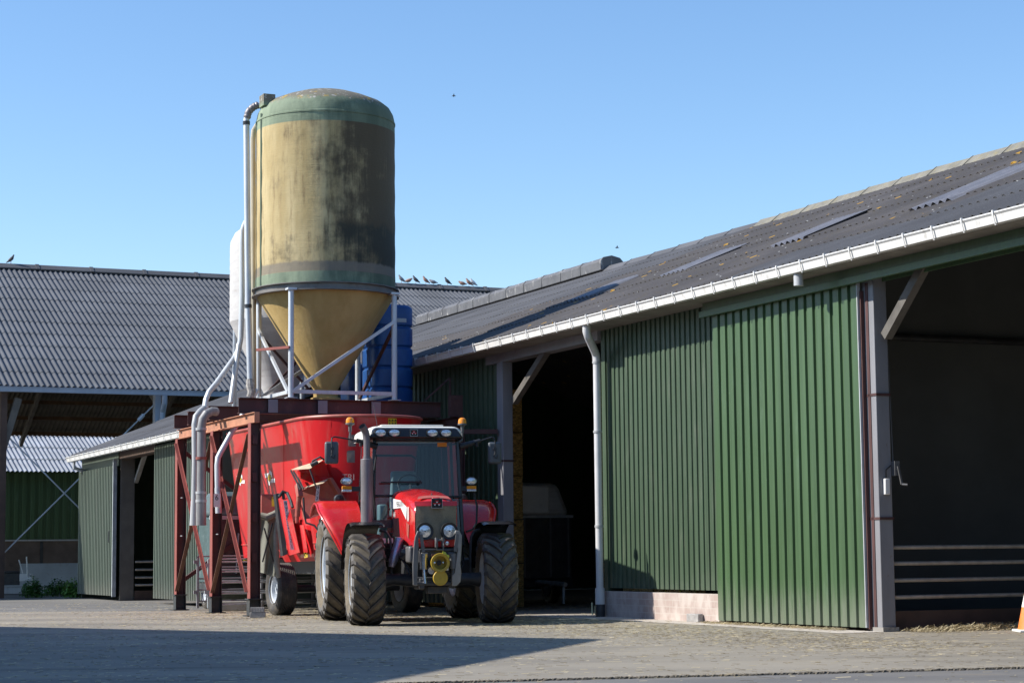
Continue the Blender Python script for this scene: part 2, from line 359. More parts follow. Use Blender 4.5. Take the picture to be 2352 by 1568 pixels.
def brick_mat():
    m, t, p = newmat('weathered_pale_brick')
    tc = N(t, 'ShaderNodeTexCoord'); sp = N(t, 'ShaderNodeSeparateXYZ'); cb = N(t, 'ShaderNodeCombineXYZ')
    t.links.new(tc.outputs['Object'], sp.inputs[0]); t.links.new(sp.outputs[1], cb.inputs[0]); t.links.new(sp.outputs[2], cb.inputs[1])
    b = N(t, 'ShaderNodeTexBrick'); b.inputs['Scale'].default_value = 1; b.inputs['Brick Width'].default_value = .24; b.inputs['Row Height'].default_value = .11
    b.inputs['Mortar Size'].default_value = .008; b.inputs['Color1'].default_value = (.40,.32,.285,1); b.inputs['Color2'].default_value = (.345,.265,.235,1); b.inputs['Mortar'].default_value = (.42,.37,.33,1)
    t.links.new(cb.outputs[0], b.inputs['Vector'])
    n1 = noise(t, (1,1,.6), 4, 8); c = mixc(t, ramp(t, n1, .38, .68), b.outputs[0], (.50,.44,.40))
    t.links.new(c, p.inputs['Base Color']); p.inputs['Roughness'].default_value = .85; bump(t, p, b.outputs['Fac'], -.4, .01); return m
BRICK = brick_mat()

def yard_mat(name, c1, c2, spk, strawy=.5):
    m, t, p = newmat(name)
    n1 = noise(t, (.35,1,1), .7, 8, .6); n2 = noise(t, (1,1,1), 9, 8, .7); n3 = noise(t, (.4,1.6,1), 2.2, 8, .7); n4 = noise(t, (1,1,1), 90, 3)
    n5 = noise(t, (.15,1.2,1), 1.3, 8, .65)
    c = mixc(t, ramp(t, n1, .35, .65), c1, c2)
    c = mixc(t, math_(t, 'MULTIPLY', ramp(t, n2, .5, .8), .35), c, spk)
    c = mixc(t, math_(t, 'MULTIPLY', ramp(t, n3, .52, .75), strawy), c, (.25,.19,.105))
    c = mixc(t, math_(t, 'MULTIPLY', ramp(t, n5, .53, .7), .62), c, tuple(x*.6 for x in c1))
    c = mixc(t, math_(t, 'MULTIPLY', ramp(t, n4, .45, .8), .3), c, tuple(x*.6 for x in c1))
    t.links.new(c, p.inputs['Base Color']); p.inputs['Roughness'].default_value = .85
    h = math_(t, 'ADD', n4, math_(t, 'MULTIPLY', n2, 2)); bump(t, p, h, .14, .012); return m
YARD = yard_mat('worn_concrete_yard', (.212,.190,.155), (.298,.266,.212), (.35,.31,.24))
ASPH = yard_mat('grey_asphalt', (.135,.13,.125), (.19,.18,.165), (.25,.235,.20), .4)
APRON = yard_mat('pale_concrete_strip', (.46,.41,.36), (.55,.50,.44), (.30,.27,.22), .3)
SOIL = yard_mat('dark_gravel_joint', (.07,.06,.05), (.10,.085,.06), (.2,.16,.1), .6)

def glass_mat(name, tint, refl=1.0):
    m = bpy.data.materials.new(name); m.use_nodes = True; t = m.node_tree; t.nodes.clear()
    o = N(t, 'ShaderNodeOutputMaterial'); tr = N(t, 'ShaderNodeBsdfTransparent'); tr.inputs[0].default_value = (*tint, 1)
    gl = N(t, 'ShaderNodeBsdfGlossy'); gl.inputs['Roughness'].default_value = .02; gl.inputs[0].default_value = (refl,refl,refl,1)
    fr = N(t, 'ShaderNodeFresnel'); fr.inputs[0].default_value = 1.52; mx = N(t, 'ShaderNodeMixShader')
    t.links.new(fr.outputs[0], mx.inputs[0]); t.links.new(tr.outputs[0], mx.inputs[1]); t.links.new(gl.outputs[0], mx.inputs[2]); t.links.new(mx.outputs[0], o.inputs[0]); return m
GLASS = glass_mat('tinted_cab_glass', (.66,.77,.82))
def leaf_mat(name, a, b):
    m, t, p = newmat(name); oi = noise(t, (1,1,1), 6, 4)
    c = mixc(t, ramp(t, oi, .35, .65), a, b); t.links.new(c, p.inputs['Base Color']); p.inputs['Roughness'].default_value = .5; return m
LEAF = leaf_mat('nettle_leaf', (.035,.10,.018), (.08,.17,.03)); LEAF2 = leaf_mat('bright_leaf', (.09,.2,.03), (.16,.3,.06))
FEATH = [mat('grey_feathers', (.20,.20,.22), .6, 0, .3, 20), mat('brown_feathers', (.30,.17,.13), .6, 0, .3, 20), mat('dark_feathers', (.06,.06,.07), .6, 0, .3, 20), mat('pale_feathers', (.45,.47,.5), .6, 0, .3, 20)]

def add_splash(m, col, h, amt=.6):
    t = m.node_tree; p = t.nodes['Principled BSDF']; src = p.inputs['Base Color'].links[0].from_socket
    tc = N(t, 'ShaderNodeTexCoord'); sp = N(t, 'ShaderNodeSeparateXYZ'); t.links.new(tc.outputs['Object'], sp.inputs[0])
    n_ = noise(t, (2,6,.6), 3, 6, .7); z = math_(t, 'ADD', sp.outputs[2], math_(t, 'MULTIPLY', math_(t, 'SUBTRACT', n_, .5), h*1.6))
    t.links.new(mixc(t, math_(t, 'MULTIPLY', ramp(t, z, h, 0), amt), src, col), p.inputs['Base Color'])
add_splash(GREEN, (.20,.21,.17), .75, .55); add_splash(GREEN2, (.16,.17,.14), .9, .45); add_splash(GREENG, (.2,.19,.16), .7, .5)
# ------------------------------------------------------------ setting: ground
g = MB().quad((-400,-60,-.008),(400,-60,-.008),(400,700,-.008),(-400,700,-.008)); tag(g.build('ground', ASPH, smooth=0), kind='structure')
a1 = gr(870,1569); a2 = gr(2352,1532); dd = (a2-a1).normalized()
nl = a1-dd*60; nr = a2+dd*50
fl = gr(-200,1403); fr_ = gr(430,1401)
y_ = MB().quad((nl.x,nl.y,0),(nr.x,nr.y,0),(60,60,0),(fr_.x+2,fr_.y+10,0),(fr_.x,fr_.y,0),(fl.x-30,fl.y,0)); tag(y_.build('concrete_yard', YARD, smooth=0), kind='structure')
# concrete strip along the foot of the wall
st_ = MB()
pA = [FW(-.85,-.6,.004), FW(-.8,4,.004), FW(-.8,7,.004), FW(-1.2,9.2,.004), FW(-.3,9.8,.004), FW(.3,9.0,.004), FW(.3,-.6,.004)]
st_.quad(*pA); tag(st_.build('concrete_strip', APRON, smooth=0), kind='structure')
# ragged joint between yard slab and road
jt = MB(); rnd = random.Random(3); L = 60; n = 900
for i in range(n):
    p = a1-dd*10+dd*(i*26/n); wdt = .035+.05*rnd.random(); off = (rnd.random()-.5)*.05
    q = p+Vector((0,0,0)); nn = Vector((-dd.y,dd.x,0))
    jt.hexa([q-nn*wdt+nn*off-dd*.02+Vector((0,0,-.01)), q-nn*wdt+nn*off+dd*.03+Vector((0,0,-.01)), q+nn*wdt*.6+dd*.03+Vector((0,0,-.01)), q+nn*wdt*.6-dd*.02+Vector((0,0,-.01)),
             q-nn*wdt*.8+nn*off+Vector((0,0,.002+.012*rnd.random())), q-nn*wdt*.8+dd*.025+Vector((0,0,.002+.012*rnd.random())), q+nn*wdt*.4+dd*.025+Vector((0,0,.004)), q+nn*wdt*.4+Vector((0,0,.004+.01*rnd.random()))])
tag(jt.build('joint_gravel', SOIL, smooth=0), 'dark gravel filling the joint across the yard', 'gravel', kind='stuff')

# ------------------------------------------------------------ corrugated sheets
def corr_roof(mb, e0, e1, r0, r1, rows, pitch=.177, amp=.025, seg=6, step=.02, matfn=None, skip=None):
    """e0-e1 eave line, r0-r1 ridge line; sheets in rows lapping downhill"""
    e0, e1, r0, r1 = map(Vector, (e0, e1, r0, r1)); L = (e1-e0).length; nc = max(2, int(L/pitch*seg))
    nrm = (e1-e0).cross(r0-e0).normalized()
    if nrm.z < 0: nrm = -nrm
    for k in range(rows):
        b0 = k/rows; b1 = min(1, (k+1)/rows+.015)
        b = len(mb.v); jit = random.random()*.004
        for bb, o in ((b0, step+jit), (b1, 0)):
            for i in range(nc+1):
                a = i/nc; p = (e0*(1-a)+e1*a)*(1-bb)+(r0*(1-a)+r1*a)*bb
                s = math.sin(2*math.pi*a*L/pitch)*amp
                mb.v.append(p+nrm*(s+o))
        # front lip thickness
        for i in range(nc+1): mb.v.append(mb.v[b+i]-nrm*.012)
        for i in range(nc):
            a = (i+.5)/nc
            mi = matfn(a, (b0+b1)/2, k) if matfn else 0
            mb.f.append((b+i, b+i+1, b+nc+2+i, b+nc+1+i)); mb.m.append(mi)
            mb.f.append((b+2*nc+2+i, b+2*nc+3+i, b+i+1, b+i)); mb.m.append(mi)
    return mb
def trap_wall(mb, v0, t0, t1, z0, z1, pitch=.2, depth=.04, crest=.5, sign=-1, ztop=None, run=.03):
    """vertical trapezoidal sheet in plane v=v0 from t0 to t1, ribs protruding by depth towards -v"""
    n = max(1, round((t1-t0)/pitch)); p = (t1-t0)/n; pts = []
    for i in range(n):
        a = t0+i*p
        for fr, d in ((0,0), (run,1), (.10+crest,1), (.22+crest,0)): pts.append((a+fr*p, d*depth))
    pts.append((t1, 0)); b = len(mb.v); m = len(pts)
    for zz in (z0, z1):
        for t, d in pts:
            z = zz if zz == z0 or ztop is None else ztop(t)
            mb.v.append(Vector((v0+sign*d, t, z)))
    for i in range(m-1): mb.f.append((b+i, b+i+1, b+m+i+1, b+m+i)); mb.m.append(mb.mi)
    return mb

# ------------------------------------------------------------ main barn (local frame: x=v, y=t)
TN, TF = -12.0, 33.2
barn = farm('main_barn', 0, 0, 0, 'long barn with green corrugated walls, grey mossy roof and white gutter', 'barn')
EZ, EV, RZ, RV = 5.2, -.6, 8.13, 6.5
def eavez(t): return EZ if t < 17 else EZ+(t-17)/(TF-17)*.22
def rmat(a, b, k):
    t = -12+a*29.0
    if k == 0 and t < 2.3: return 1
    if k < 2 and t < -1.0: return 1
    if 13.0 < t < 29.0 and k >= 3: return 1 if k > 3 or t > 15 else 0
    return 0
rf = MB(); corr_roof(rf, (EV,TN,EZ), (EV,17.25,EZ), (RV,TN,RZ), (RV,17.25,RZ), 6, matfn=rmat, step=.024)
corr_roof(rf, (EV,17,EZ), (EV,TF,eavez(TF)), (RV,17,RZ), (RV,TF,RZ), 6, matfn=lambda a,b,k: 1 if k != 1 else 0)
roof = rf.build('roof', [ROOFM, ROOFN], barn, smooth=40)
# lean-to roof over the far end
LV, LZ, LT0 = -4.15, 3.98, 19.5
lr = MB(); corr_roof(lr, (LV,LT0,LZ), (LV,TF,LZ), (EV+.05,LT0,eavez(LT0)+.04), (EV+.05,TF,eavez(TF)+.04), 3)
tag(lr.build('lean_to_roof', ROOFN, barn, smooth=40), 'lower grey corrugated roof of the lean-to at the far end')
MB().bar((LV-.02,TF+.02,LZ-.05),(RV,TF+.02,RZ-.02),.03,.16).build('verge_board', ROOFN, barn)
MB().bar((LV,LT0-.03,LZ-.1),(EV,LT0-.03,eavez(LT0)-.08),.03,.14).build('verge_board', ROOFN, barn)
bk = MB().quad((RV,TN,RZ),(RV,TF,RZ),(13.8,TF,5.1),(13.8,TN,5.1)); bk.quad((RV,TN,RZ-.06),(RV,TF,RZ-.06),(13.8,TF,5.0),(13.8,TN,5.0)); bk.build('rear_roof', ROOFM, barn, smooth=0)
# skylight sheets (v from, v to, t centre)
def roof_hit(x, y):
    m_ = (RZ-EZ)/(RV-EV); d = ray(x, y); p0 = FW(EV,0,EZ); n_ = Vector((-m_*fv.x, -m_*fv.y, 1))
    return toF(EYE+d*((p0-EYE).dot(n_)/d.dot(n_)))
for (xa,ya,xb,yb) in ((2090,490,2420,372),(1772,573,2008,490),(1516,641,1725,568),(1300,699,1470,640)):
    A = roof_hit(xa,ya); B = roof_hit(xb,yb); s_ = MB()
    tc_ = A.y; up_ = Vector((1,0,(RZ-EZ)/(RV-EV))).normalized(); nn = Vector((-up_.z,0,up_.x))
    v0_, v1_ = A.x, ont(xb, yb, tc_-1.06).x
    def sk(a, b, tc_=tc_, v0_=v0_, v1_=v1_):
        v_ = v0_+(v1_-v0_)*b; t_ = tc_-1.06+a*1.06
        return Vector((v_, t_, EZ+(v_-EV)*(RZ-EZ)/(RV-EV)))+nn*(.045+.025*math.sin(2*math.pi*(t_-TN)/.177))
    s_.grid(sk, 48, 1); s_.build('skylight', SKYL, barn, smooth=60)
# ridge: mossy caps near, raised vent cowl far
def ridge_caps(t0, t1, mat_, h, wv, L=1.1):
    t = t0
    while t < t1-.05:
        r = MB(); e = min(t+L+.06, t1)
        pr = lambda s, tt: [(RV-wv*s,tt,RZ+.02-wv*s*.36),(RV-wv*.35*s,tt,RZ+h*.8),(RV,tt,RZ+h),(RV+wv*.35*s,tt,RZ+h*.8),(RV+wv*s,tt,RZ+.02-wv*s*.36)]
        A = pr(1.12, t); B = pr(1.0, e); Am = [(p[0],p[1]+.12,p[2]-.02) for p in pr(1.0, t)]
        for i in range(4): r.quad(A[i],A[i+1],Am[i+1],Am[i]); r.quad(Am[i],Am[i+1],B[i+1],B[i])
        r.quad(*A[::-1])
        r.build('ridge_cap', mat_, barn, smooth=60, fix=False); t += L
ridge_caps(TN, 13.0, RIDGEM, .10, .32); ridge_caps(13.0, 20.2, ROOFN, .08, .3, 1.2)
t = 20.3
while t < 32.3:
    e = min(t+1.16, 32.9); r = MB()
    prf = [(-.30,-.06),(-.31,.16),(-.22,.25),(0,.30),(.22,.25),(.31,.16),(.30,-.06)]
    r.prism([(x, z) for x, z in prf], (RV,t,RZ+.02), (1,0,0), (0,0,1), (0,e-t-.02,0)); r.mi = 0
    r.prism([(x*1.05, z*1.05) for x, z in prf], (RV,t-.03,RZ+.02), (1,0,0), (0,0,1), (0,.07,0))
    r.build('ridge_vent', VENT, barn, bevel=.01); t += 1.16

# gutter
def gutter(t0, t1, v0, zf, par, mat_=WHITEM, sp=.62):
    gm = MB(); k = 0
    cs = [(.16,.02),(.155,.14),(.145,.14),(.145,.03),(.02,.03),(-.01,.12),(-.045,.15),(-.045,.135),(-.02,.11),(.005,.015)]
    N_ = max(2, int((t1-t0)/2)); 
    for i in range(N_):
        a, b = t0+(t1-t0)*i/N_, t0+(t1-t0)*(i+1)/N_
        P = [(v0-.13+x, a, zf(a)-.16+z) for x, z in cs]; Q = [(v0-.13+x, b, zf(b)-.16+z) for x, z in cs]
        for j in range(len(cs)): 
            j2 = (j+1) % len(cs); gm.quad(P[j],P[j2],Q[j2],Q[j])
        if i == 0: gm.quad(*P)
        if i == N_-1: gm.quad(*Q[::-1])
    go = gm.build('gutter', mat_, par, smooth=0)
    t = t0+.2
    while t < t1:
        br = MB(); z = zf(t)-.16
        o1 = [(-.058,.165),(-.052,.11),(-.025,.015),(-.01,-.012)]
        for (xa,za),(xb,zb) in zip(o1, o1[1:]): br.bar((v0-.13+xa,t,z+za),(v0-.13+xb,t,z+zb),.024,.010,(0,0,1) if abs(za-zb) < .05 else (1,0,0))
        br.bar((v0-.13-.058,t,z+.165),(v0-.13+.16,t,z+.15),.022,.008)
        br.build('gutter_bracket', mat_, go); t += sp
    return go
gutter(-8, 18.4, EV, lambda t: EZ-.02, barn)
gutter(LT0, TF+.1, LV, lambda t: LZ-.02, barn)
# soffit / lintels
lb = MB().box(-.10,.16,8.0,13.0,4.86,5.22); tag(lb.build('lintel', STEELG, barn), 'pale beam over the open bay')

MB().box(-.60,-.02,-8,18.4,5.03,5.06).build('soffit', mat('grey_soffit_board', (.22,.20,.175), .8, 0, .2, 2), barn)
# wall panels on the yard side
wp = MB(); trap_wall(wp, 0, 3.8, 7.86, .50, 5.24, .172, .024, .46); wp.build('wall_panel', GREEN2, barn, smooth=0)
wp = MB().box(-.06,-.0,3.80,3.94,.03,5.2); wp.build('edge_flashing', GREEN2, barn)
wp = MB(); trap_wall(wp, 0, 12.6, 19.5, .1, 5.24, .25, .035, .4); wp.build('wall_panel', GREEN2, barn, smooth=0)
MB().box(-.03,.26,7.86,8.0,0,5.2).build('wall_end', GREEN2, barn)
bb = MB().box(-.10,.12,3.9,7.95,0,.445); bb.build('brick_base', BRICK, barn)
# sliding door
dr = MB(); trap_wall(dr, -.16, -.27, 3.82, .05, 4.82, .225, .037, .55); dr.quad((-.155,-.27,.05),(-.155,3.82,.05),(-.155,3.82,4.82),(-.155,-.27,4.82))
door = dr.build('sliding_door', GREEN, barn, smooth=0)
MB().box(-.17,-.12,-.32,-.27,.03,4.7).build('door_edge_frame', RUST_SHADE, door)
MB().box(-.205,-.155,-.29,-.272,.05,4.82).build('door_edge_trim', CLADW, door)
MB().box(-.12,-.08,-.42,-.36,.0,4.8).build('door_guide', RUST_SHADE, barn)
# fascia with track
fa = MB(); fa.box(-.22,-.18,TN,4.02,4.86,5.15); fa.box(-.285,-.222,TN,4.03,4.80,4.90); fa.box(-.22,.0,3.98,4.018,4.86,5.15); fa.box(.0,.02,TN,-.6,4.8,5.3)
fo = fa.build('track_fascia', GREEN, barn, bevel=.004)
# steel posts
def hcol(mb, v, t, z0, z1, wv=.28, wt=.26, tf=.018):
    mb.box(v-wv/2,v+wv/2,t-wt/2,t-wt/2+tf,z0,z1); mb.box(v-wv/2,v+wv/2,t+wt/2-tf,t+wt/2,z0,z1); mb.box(v-.008,v+.008,t-wt/2+tf,t+wt/2-tf,z0,z1)
for t_ in (-.40, 12.3):
    c_ = MB(); c_.box(-.11,.11,t_-.14,t_+.14,0,4.86 if t_ > 0 else 5.1); 
    cc = tag(c_.build('post', STEELG, barn, bevel=.01), 'flaking pale steel post')
    k_ = MB(); s = -1 if t_ < 0 else -1
    ka, kb_ = (onv(1182,922,.02), onv(1270,783,.02)) if t_ > 0 else (onv(2036,772,.02), onv(2126,606,.02)); k_.bar(ka, kb_, .12, .13); k_.build('knee_brace', mat('dull_brown_brace', (.11,.10,.088), .75, 0, .25, 3) if 'dull_brown_brace' not in bpy.data.materials else bpy.data.materials['dull_brown_brace'], barn)
    for zz in ((2.9,) if t_ > 0 else (3.22,1.52)): MB().box(-.12,.12,t_-.16,t_+.16,zz,zz+.035).build('band', RUST_SHADE, cc)
MB().box(-.13,.13,-.58,-.27,0,.06).build('post_foot', CONC, barn)
eb = MB().box(-.04,.04,-.60,-.54,1.86,2.08).build('switch_box', WHITEM, barn, bevel=.01)
MB().tube([(0,-.565,2.08),(0,-.565,2.2),(.08,-.57,2.26)],.01,6).build('cable', BLACK, eb)
cr = MB().box(.11,.19,-.62,-.46,2.12,2.32).bar((.15,-.64,2.25),(.19,-.66,2.0),.02,.03); cr.tube([(.19,-.66,2.0),(.24,-.72,1.99)],.016,8); cr.tube([(.14,-.54,2.32),(.12,-.5,4.6)],.006,6); cr.build('winch', GREYI, barn)
# drainpipe
dp = MB(); px_, tt_ = -.66, 7.80
dp.tube([(-.62,tt_-.42,5.05),(-.62,tt_-.42,4.93),(-.59,tt_-.40,4.86),(-.27,tt_-.04,4.62),(-.23,tt_-.0,4.56),(-.22,tt_,4.45)],.07,14)
dp.tube([(-.22,tt_,4.45),(-.22,tt_,.5)],.065,14)
for z_ in (.5,): dp.tube([(-.22,tt_,z_),(-.22,tt_,.22)],.085,14)
dpo = dp.build('drainpipe', mat('white_drainpipe', (.6,.6,.6), .4, 0, .06, 3, dirt=(.4,.39,.36), dirt_amt=(.55,.85)), barn)
MB().tube([(-.22,tt_,.22),(-.22,tt_,.0)],.083,14).build('pipe_boot', IRON, dpo)
for z_ in (1.55,3.2,4.42): 
    MB().tube([(-.22,tt_,z_),(-.22,tt_,z_+.04)],.078,14).build('pipe_clip', GREYPL, dpo)
s2 = MB().tube([(-.62,.55,5.06),(-.62,.55,4.86)],.07,14); s2.build('gutter_outlet', GREYPL, barn)
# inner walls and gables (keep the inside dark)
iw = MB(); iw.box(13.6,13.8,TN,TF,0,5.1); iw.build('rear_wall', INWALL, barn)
for tt in (TN-.1, TF-.1):
    gw = MB(); pl = [(0,0),(13.7,0),(13.7,5.08),(RV,RZ-.02),(0,EZ-.05)] if tt < 0 else [(LV+.3,0),(13.7,0),(13.7,5.08),(RV,RZ-.02),(LV+.3,LZ)]
    gw.prism(pl, (0,tt,0), (1,0,0), (0,0,1), (0,.1,0)); gw.build('gable_wall', GREEN2, barn)
# purlin-backed partition seen through the right opening
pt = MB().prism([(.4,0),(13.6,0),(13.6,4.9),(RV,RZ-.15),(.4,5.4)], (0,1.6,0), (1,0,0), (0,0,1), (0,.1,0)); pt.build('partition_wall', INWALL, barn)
MB().tube([(.3,1.5,4.3),(13,1.5,4.3)],.05,8).build('inner_rail', IRON, barn)
# lean-to walls, v = -3.8
LW = -3.82
t_a = onv(275,1200,LW).y; t_b = onv(307,1200,LW).y; t_c = onv(357,1200,LW).y
ld_ = MB(); trap_wall(ld_, LW-.12, t_a, TF, .12, LZ-.45, .19, .03, .4); ldo = ld_.build('sliding_door', GREENG, barn, smooth=0); tag(ldo, 'weathered grey green sliding door at the far end')
MB().box(LW-.2,LW-.10,t_a-.06,t_a,.10,LZ-.3).build('door_edge_trim', GALV, ldo)
MB().tube([(LW-.22,t_a+.15,1.5),(LW-.25,t_a+.15,1.52),(LW-.25,t_a+.15,1.8),(LW-.22,t_a+.15,1.82)],.012,6).build('handle', IRON, ldo)
MB().box(LW-.05,LW,t_a,TF,LZ-.46,LZ-.1).build('wall_panel', GREENG, barn)
lp = MB().box(LW+.0,LW+.36,t_a-.10,t_a-.0,0,LZ-.2); lp.build('post', mat('dull_brown_grey_post', (.14,.12,.10), .7, 0, .15), barn)
MB().bar((LW+.4,t_a-.1,3.1),(LW+.4,t_a-1.2,LZ-.1),.1,.1).build('knee_brace', CONC, barn)
lw_ = MB(); trap_wall(lw_, LW-.03, LT0, t_c, .12, LZ-.15, .155, .03, .4); lw_.build('wall_panel', GREENG, barn, smooth=0)
nw = MB(); nw.prism([(LW,0),(0,0),(0,EZ-.1),(LW,LZ-.1)], (0,LT0,0), (1,0,0), (0,0,1), (0,.06,0)); nw.build('wall_panel', GREENG, barn, smooth=0)
MB().box(LW-.02,LW+.2,t_c,t_a,LZ-.30,LZ-.1).build('lintel', BOARD, barn)
br_ = MB().box(LW,LW+.12,t_c-.1,t_a,0,.0)
op_ = MB().tube([(LV-.05,TF-.5,LZ-.15),(LV-.05,TF-.5,LZ-.35),(LW,TF-.4,LZ-.45)],.05,10); op_.build('gutter_outlet', GREYPL, barn)

RAILM = mat('worn_brown_rail', (.40,.365,.32), .5, .3, .2, 6)
# ------------------------------------------------------------ gates
def rail_gate(name, v0, v1, t, zs, label, board=.0, rr=.028, m=None, group=None):
    g_ = farm(name, v0, t, 0, label, 'gate', group); m = m or RAILM
    for z in zs: MB().tube([(0,0,z),(v1-v0,0,z)], rr, 10).build('rail', m, g_)
    MB().tube([(v1-v0-.05,0,.05),(v1-v0-.05,0,max(zs)+.05)], rr*1.1, 10).build('upright', m, g_)
    if board: MB().box(0,v1-v0,.04,.08,0,board).build('kickboard', BOARD, g_)
    return g_
rail_gate('rail_gate', .11, 7.0, -.45, (.46,.69,.92,1.14), 'four rail steel gate over a brown board inside the right opening', .27)
tm = (t_b+t_c)/2
zz_ = [onv(332,yy,LW).z for yy in (1091,1123,1157,1187)]
zz_ = [1.1-(yy-1278)*0+0 for yy in (0,0,0,0)] if False else [at(332,(1700*1.0+z6/1.521)/1.7415, FW(LW+1,tm).y).z for z6 in (830,880,930,977)]
rail_gate('rail_gate', LW+.38, LW+3.5, t_a-.2, zz_, 'four rail steel gate in the dark doorway of the far lean-to', .25)

exec_later = []
# ------------------------------------------------------------ steel support frame
frm = farm('steel_gantry', -5, 12.65, 0, 'rusty red steel gantry of posts, cross braces and beams under the silos', 'gantry')
def L_(v, t, z): return Vector((v+5, t-12.65, z))
TC = [12.65, 15.25, 18.0]
VR = -.85
for k, t in enumerate(TC):
    for v in (-5, VR):
        c = MB(); c.box(*(v+5-.10, v+5-.086, t-12.65-.09, t-12.65+.09), .33, 3.6); c.mi = 1; c.box(v+5+.086, v+5+.10, t-12.65-.09, t-12.65+.09, .33, 3.6); c.box(v+5-.086, v+5+.086, t-12.65-.006, t-12.65+.006, .33, 3.6)  # web and inner flange take the darker colour to paint in their shade
        co = c.build('column', [RUSTR, RUST_SHADE] if v < -2 else [RUST_SHADE, RUST_SHADE], frm)
        f = MB(); f.box(v+5-.11,v+5-.095,t-12.65-.10,t-12.65+.10,.02,.31); f.box(v+5+.095,v+5+.11,t-12.65-.10,t-12.65+.10,.02,.31); f.box(v+5-.095,v+5+.095,t-12.65-.01,t-12.65+.01,.02,.31)
        f.box(v+5-.14,v+5+.14,t-12.65-.12,t-12.65+.12,.31,.33); f.box(v+5-.17,v+5+.17,t-12.65-.15,t-12.65+.15,0,.02)
        f.build('stub_foot', IRON, co)
        if v < -2:
            for z in ((1.0,1.75,2.5,3.2) if k == 0 else (.75,1.55,2.35)):
                q = MB()
                if k == 0: q.box(v+5-.05,v+5+.05,t-12.65-.05,t-12.65-.006,z,z+.17)
                else: q.tube([L_(v-.02,t-.09,z),L_(v-.02,t-.24,z)],.012,6)
                q.build('bracket' if k == 0 else 'step_pin', RUST_SHADE if k == 0 else GALV, co)
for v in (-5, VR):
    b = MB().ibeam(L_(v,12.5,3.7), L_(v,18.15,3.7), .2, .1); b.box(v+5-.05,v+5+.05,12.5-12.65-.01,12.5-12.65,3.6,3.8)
    b.build('side_beam', RUSTO if v < -2 else RUST_SHADE, frm)
for t, ve in ((13.2,-1.05+.05),(15.3,-1.0),(16.9,-1.0),(18.0,-2.1)):
    b = MB().ibeam(L_(-5.15,t,3.965), L_(ve,t,3.965), .30 if t < 14 else .28, .14, tw=.012); b.build('cross_beam', RUST_SHADE, frm)
    if t < 14:
        for v in (-4.45,-3.45,-2.35): MB().box(v+5-.13,v+5+.06,t-12.65-.068,t-12.65-.058,3.84,4.09).build('stiffener', STEELG, frm)
# X bracing on the yard side and across the back
def brace(a, b, m, off=.0):
    MB().bar(a, b, .012, .075, (1,0,0)).bar(Vector(a)+Vector((.03,0,0)), Vector(b)+Vector((.03,0,0)), .06, .012, (1,0,0)).build('brace', m, frm)
for (ta, tb) in ((12.65,15.25),(15.25,18.0)):
    brace(L_(-5.125,tb-.05,3.5), L_(-5.125,ta+.05,.45), RUSTR); brace(L_(-5.085,ta+.1,3.4), L_(-5.085,tb-.05,.4), mat('shade_brown_brace', (.17,.085,.055), .7, 0, .25, 4) if ta < 13 else bpy.data.materials['shade_brown_brace'])  # second diagonals coloured darker to paint in their unlit side
for a, b in (((-5,.55),(-1,3.3)), ((-5,3.4),(-1,.6))):
    MB().bar(L_(a[0],18.12,a[1]), L_(b[0],18.12,b[1]), .06, .08).build('brace', RUST_SHADE, frm)
# right hand end: short post, rail to the barn
MB().box(VR+5-.16,VR+5+.1,.0,.12,3.8,4.22).build('end_bracket', RUST_SHADE, frm)
MB().bar(L_(-1.3,13.3,4.15), L_(-.75,13.3,4.62), .03, .03).bar(L_(-.75,13.3,4.62), L_(-.75,13.3,4.2), .03, .03).build('hook_arm', RUST_SHADE, frm)
MB().bar(L_(-1.0,12.65,onv(1060,987,-1.0).z), L_(-.14,12.35,onv(1168,987,-.14).z), .1, .09).build('tie_beam', RUST_SHADE, frm)
MB().box(-3.0+5,-.95+5,13.45-12.65,18-12.65,3.80,3.82).build('shading_deck_plate', RUST_SHADE, frm)  # plate added and sized for the shade it throws on the barn wall

# ------------------------------------------------------------ yellow silo
SV, ST, SZ = -3.04, 14.27, 4.13
silo = farm('feed_silo', SV, ST, SZ, 'tall stained yellow silo with green bands on four steel legs, in front', 'silo')
R = 1.40
body = [(R,2.24)]+[(R+.004*math.sin(i*1.7), 2.24+i*.16) for i in range(1,21)]+[(R,5.55),(R,5.68),(R-.03,5.82),(R-.10,5.95),(R-.24,6.06),(R-.5,6.17),(R-.8,6.27),(R-1.1,6.34),(R-1.25,6.36),(.001,6.37)]
sh = MB().lathe(body, n=64)
sh.build('shell', SILO, silo, smooth=50)
hp = MB().lathe([(R-.02,2.22),(R-.03,2.12),(.25,.28),(.24,.12),(.30,.10),(.30,.05),(.2,.04),(.19,-.35)], n=56); hp.build('hopper', SILO, silo, smooth=40)
rg = MB().lathe([(R-.03,2.26),(R+.075,2.26),(R+.075,2.245),(R+.01,2.24),(R+.01,2.13),(R+.075,2.125),(R+.075,2.11),(R-.03,2.11)], n=64); rg.build('ring_beam', mat('grey_ring_steel', (.17,.16,.15), .55, .3, .2, 3, dirt=(.1,.07,.05), dirt_amt=(.5,.8)), silo)
MB().lathe([(R+.002,5.62),(R+.012,5.63),(R+.012,5.66),(R+.002,5.67)], n=64).build('band', SILO, silo)
LP = [(-1.065,-1.065),(1.065,-1.065),(-1.065,1.065),(1.065,1.065)]
for x, y in LP:
    l = MB().tube([(x,y,0),(x,y,2.12)],.055,14); lo = l.build('leg', GALVP, silo)
    MB().box(x-.09,x+.09,y-.09,y+.09,2.10,2.14).box(x-.1,x+.1,y-.1,y+.1,0,.012).build('leg_plate', GALVP, lo)
mb = MB().bar((-1.06,-1.1,.12),(1.04,-1.1,1.55),.05,.06); mb.build('brace', GALVP, silo)
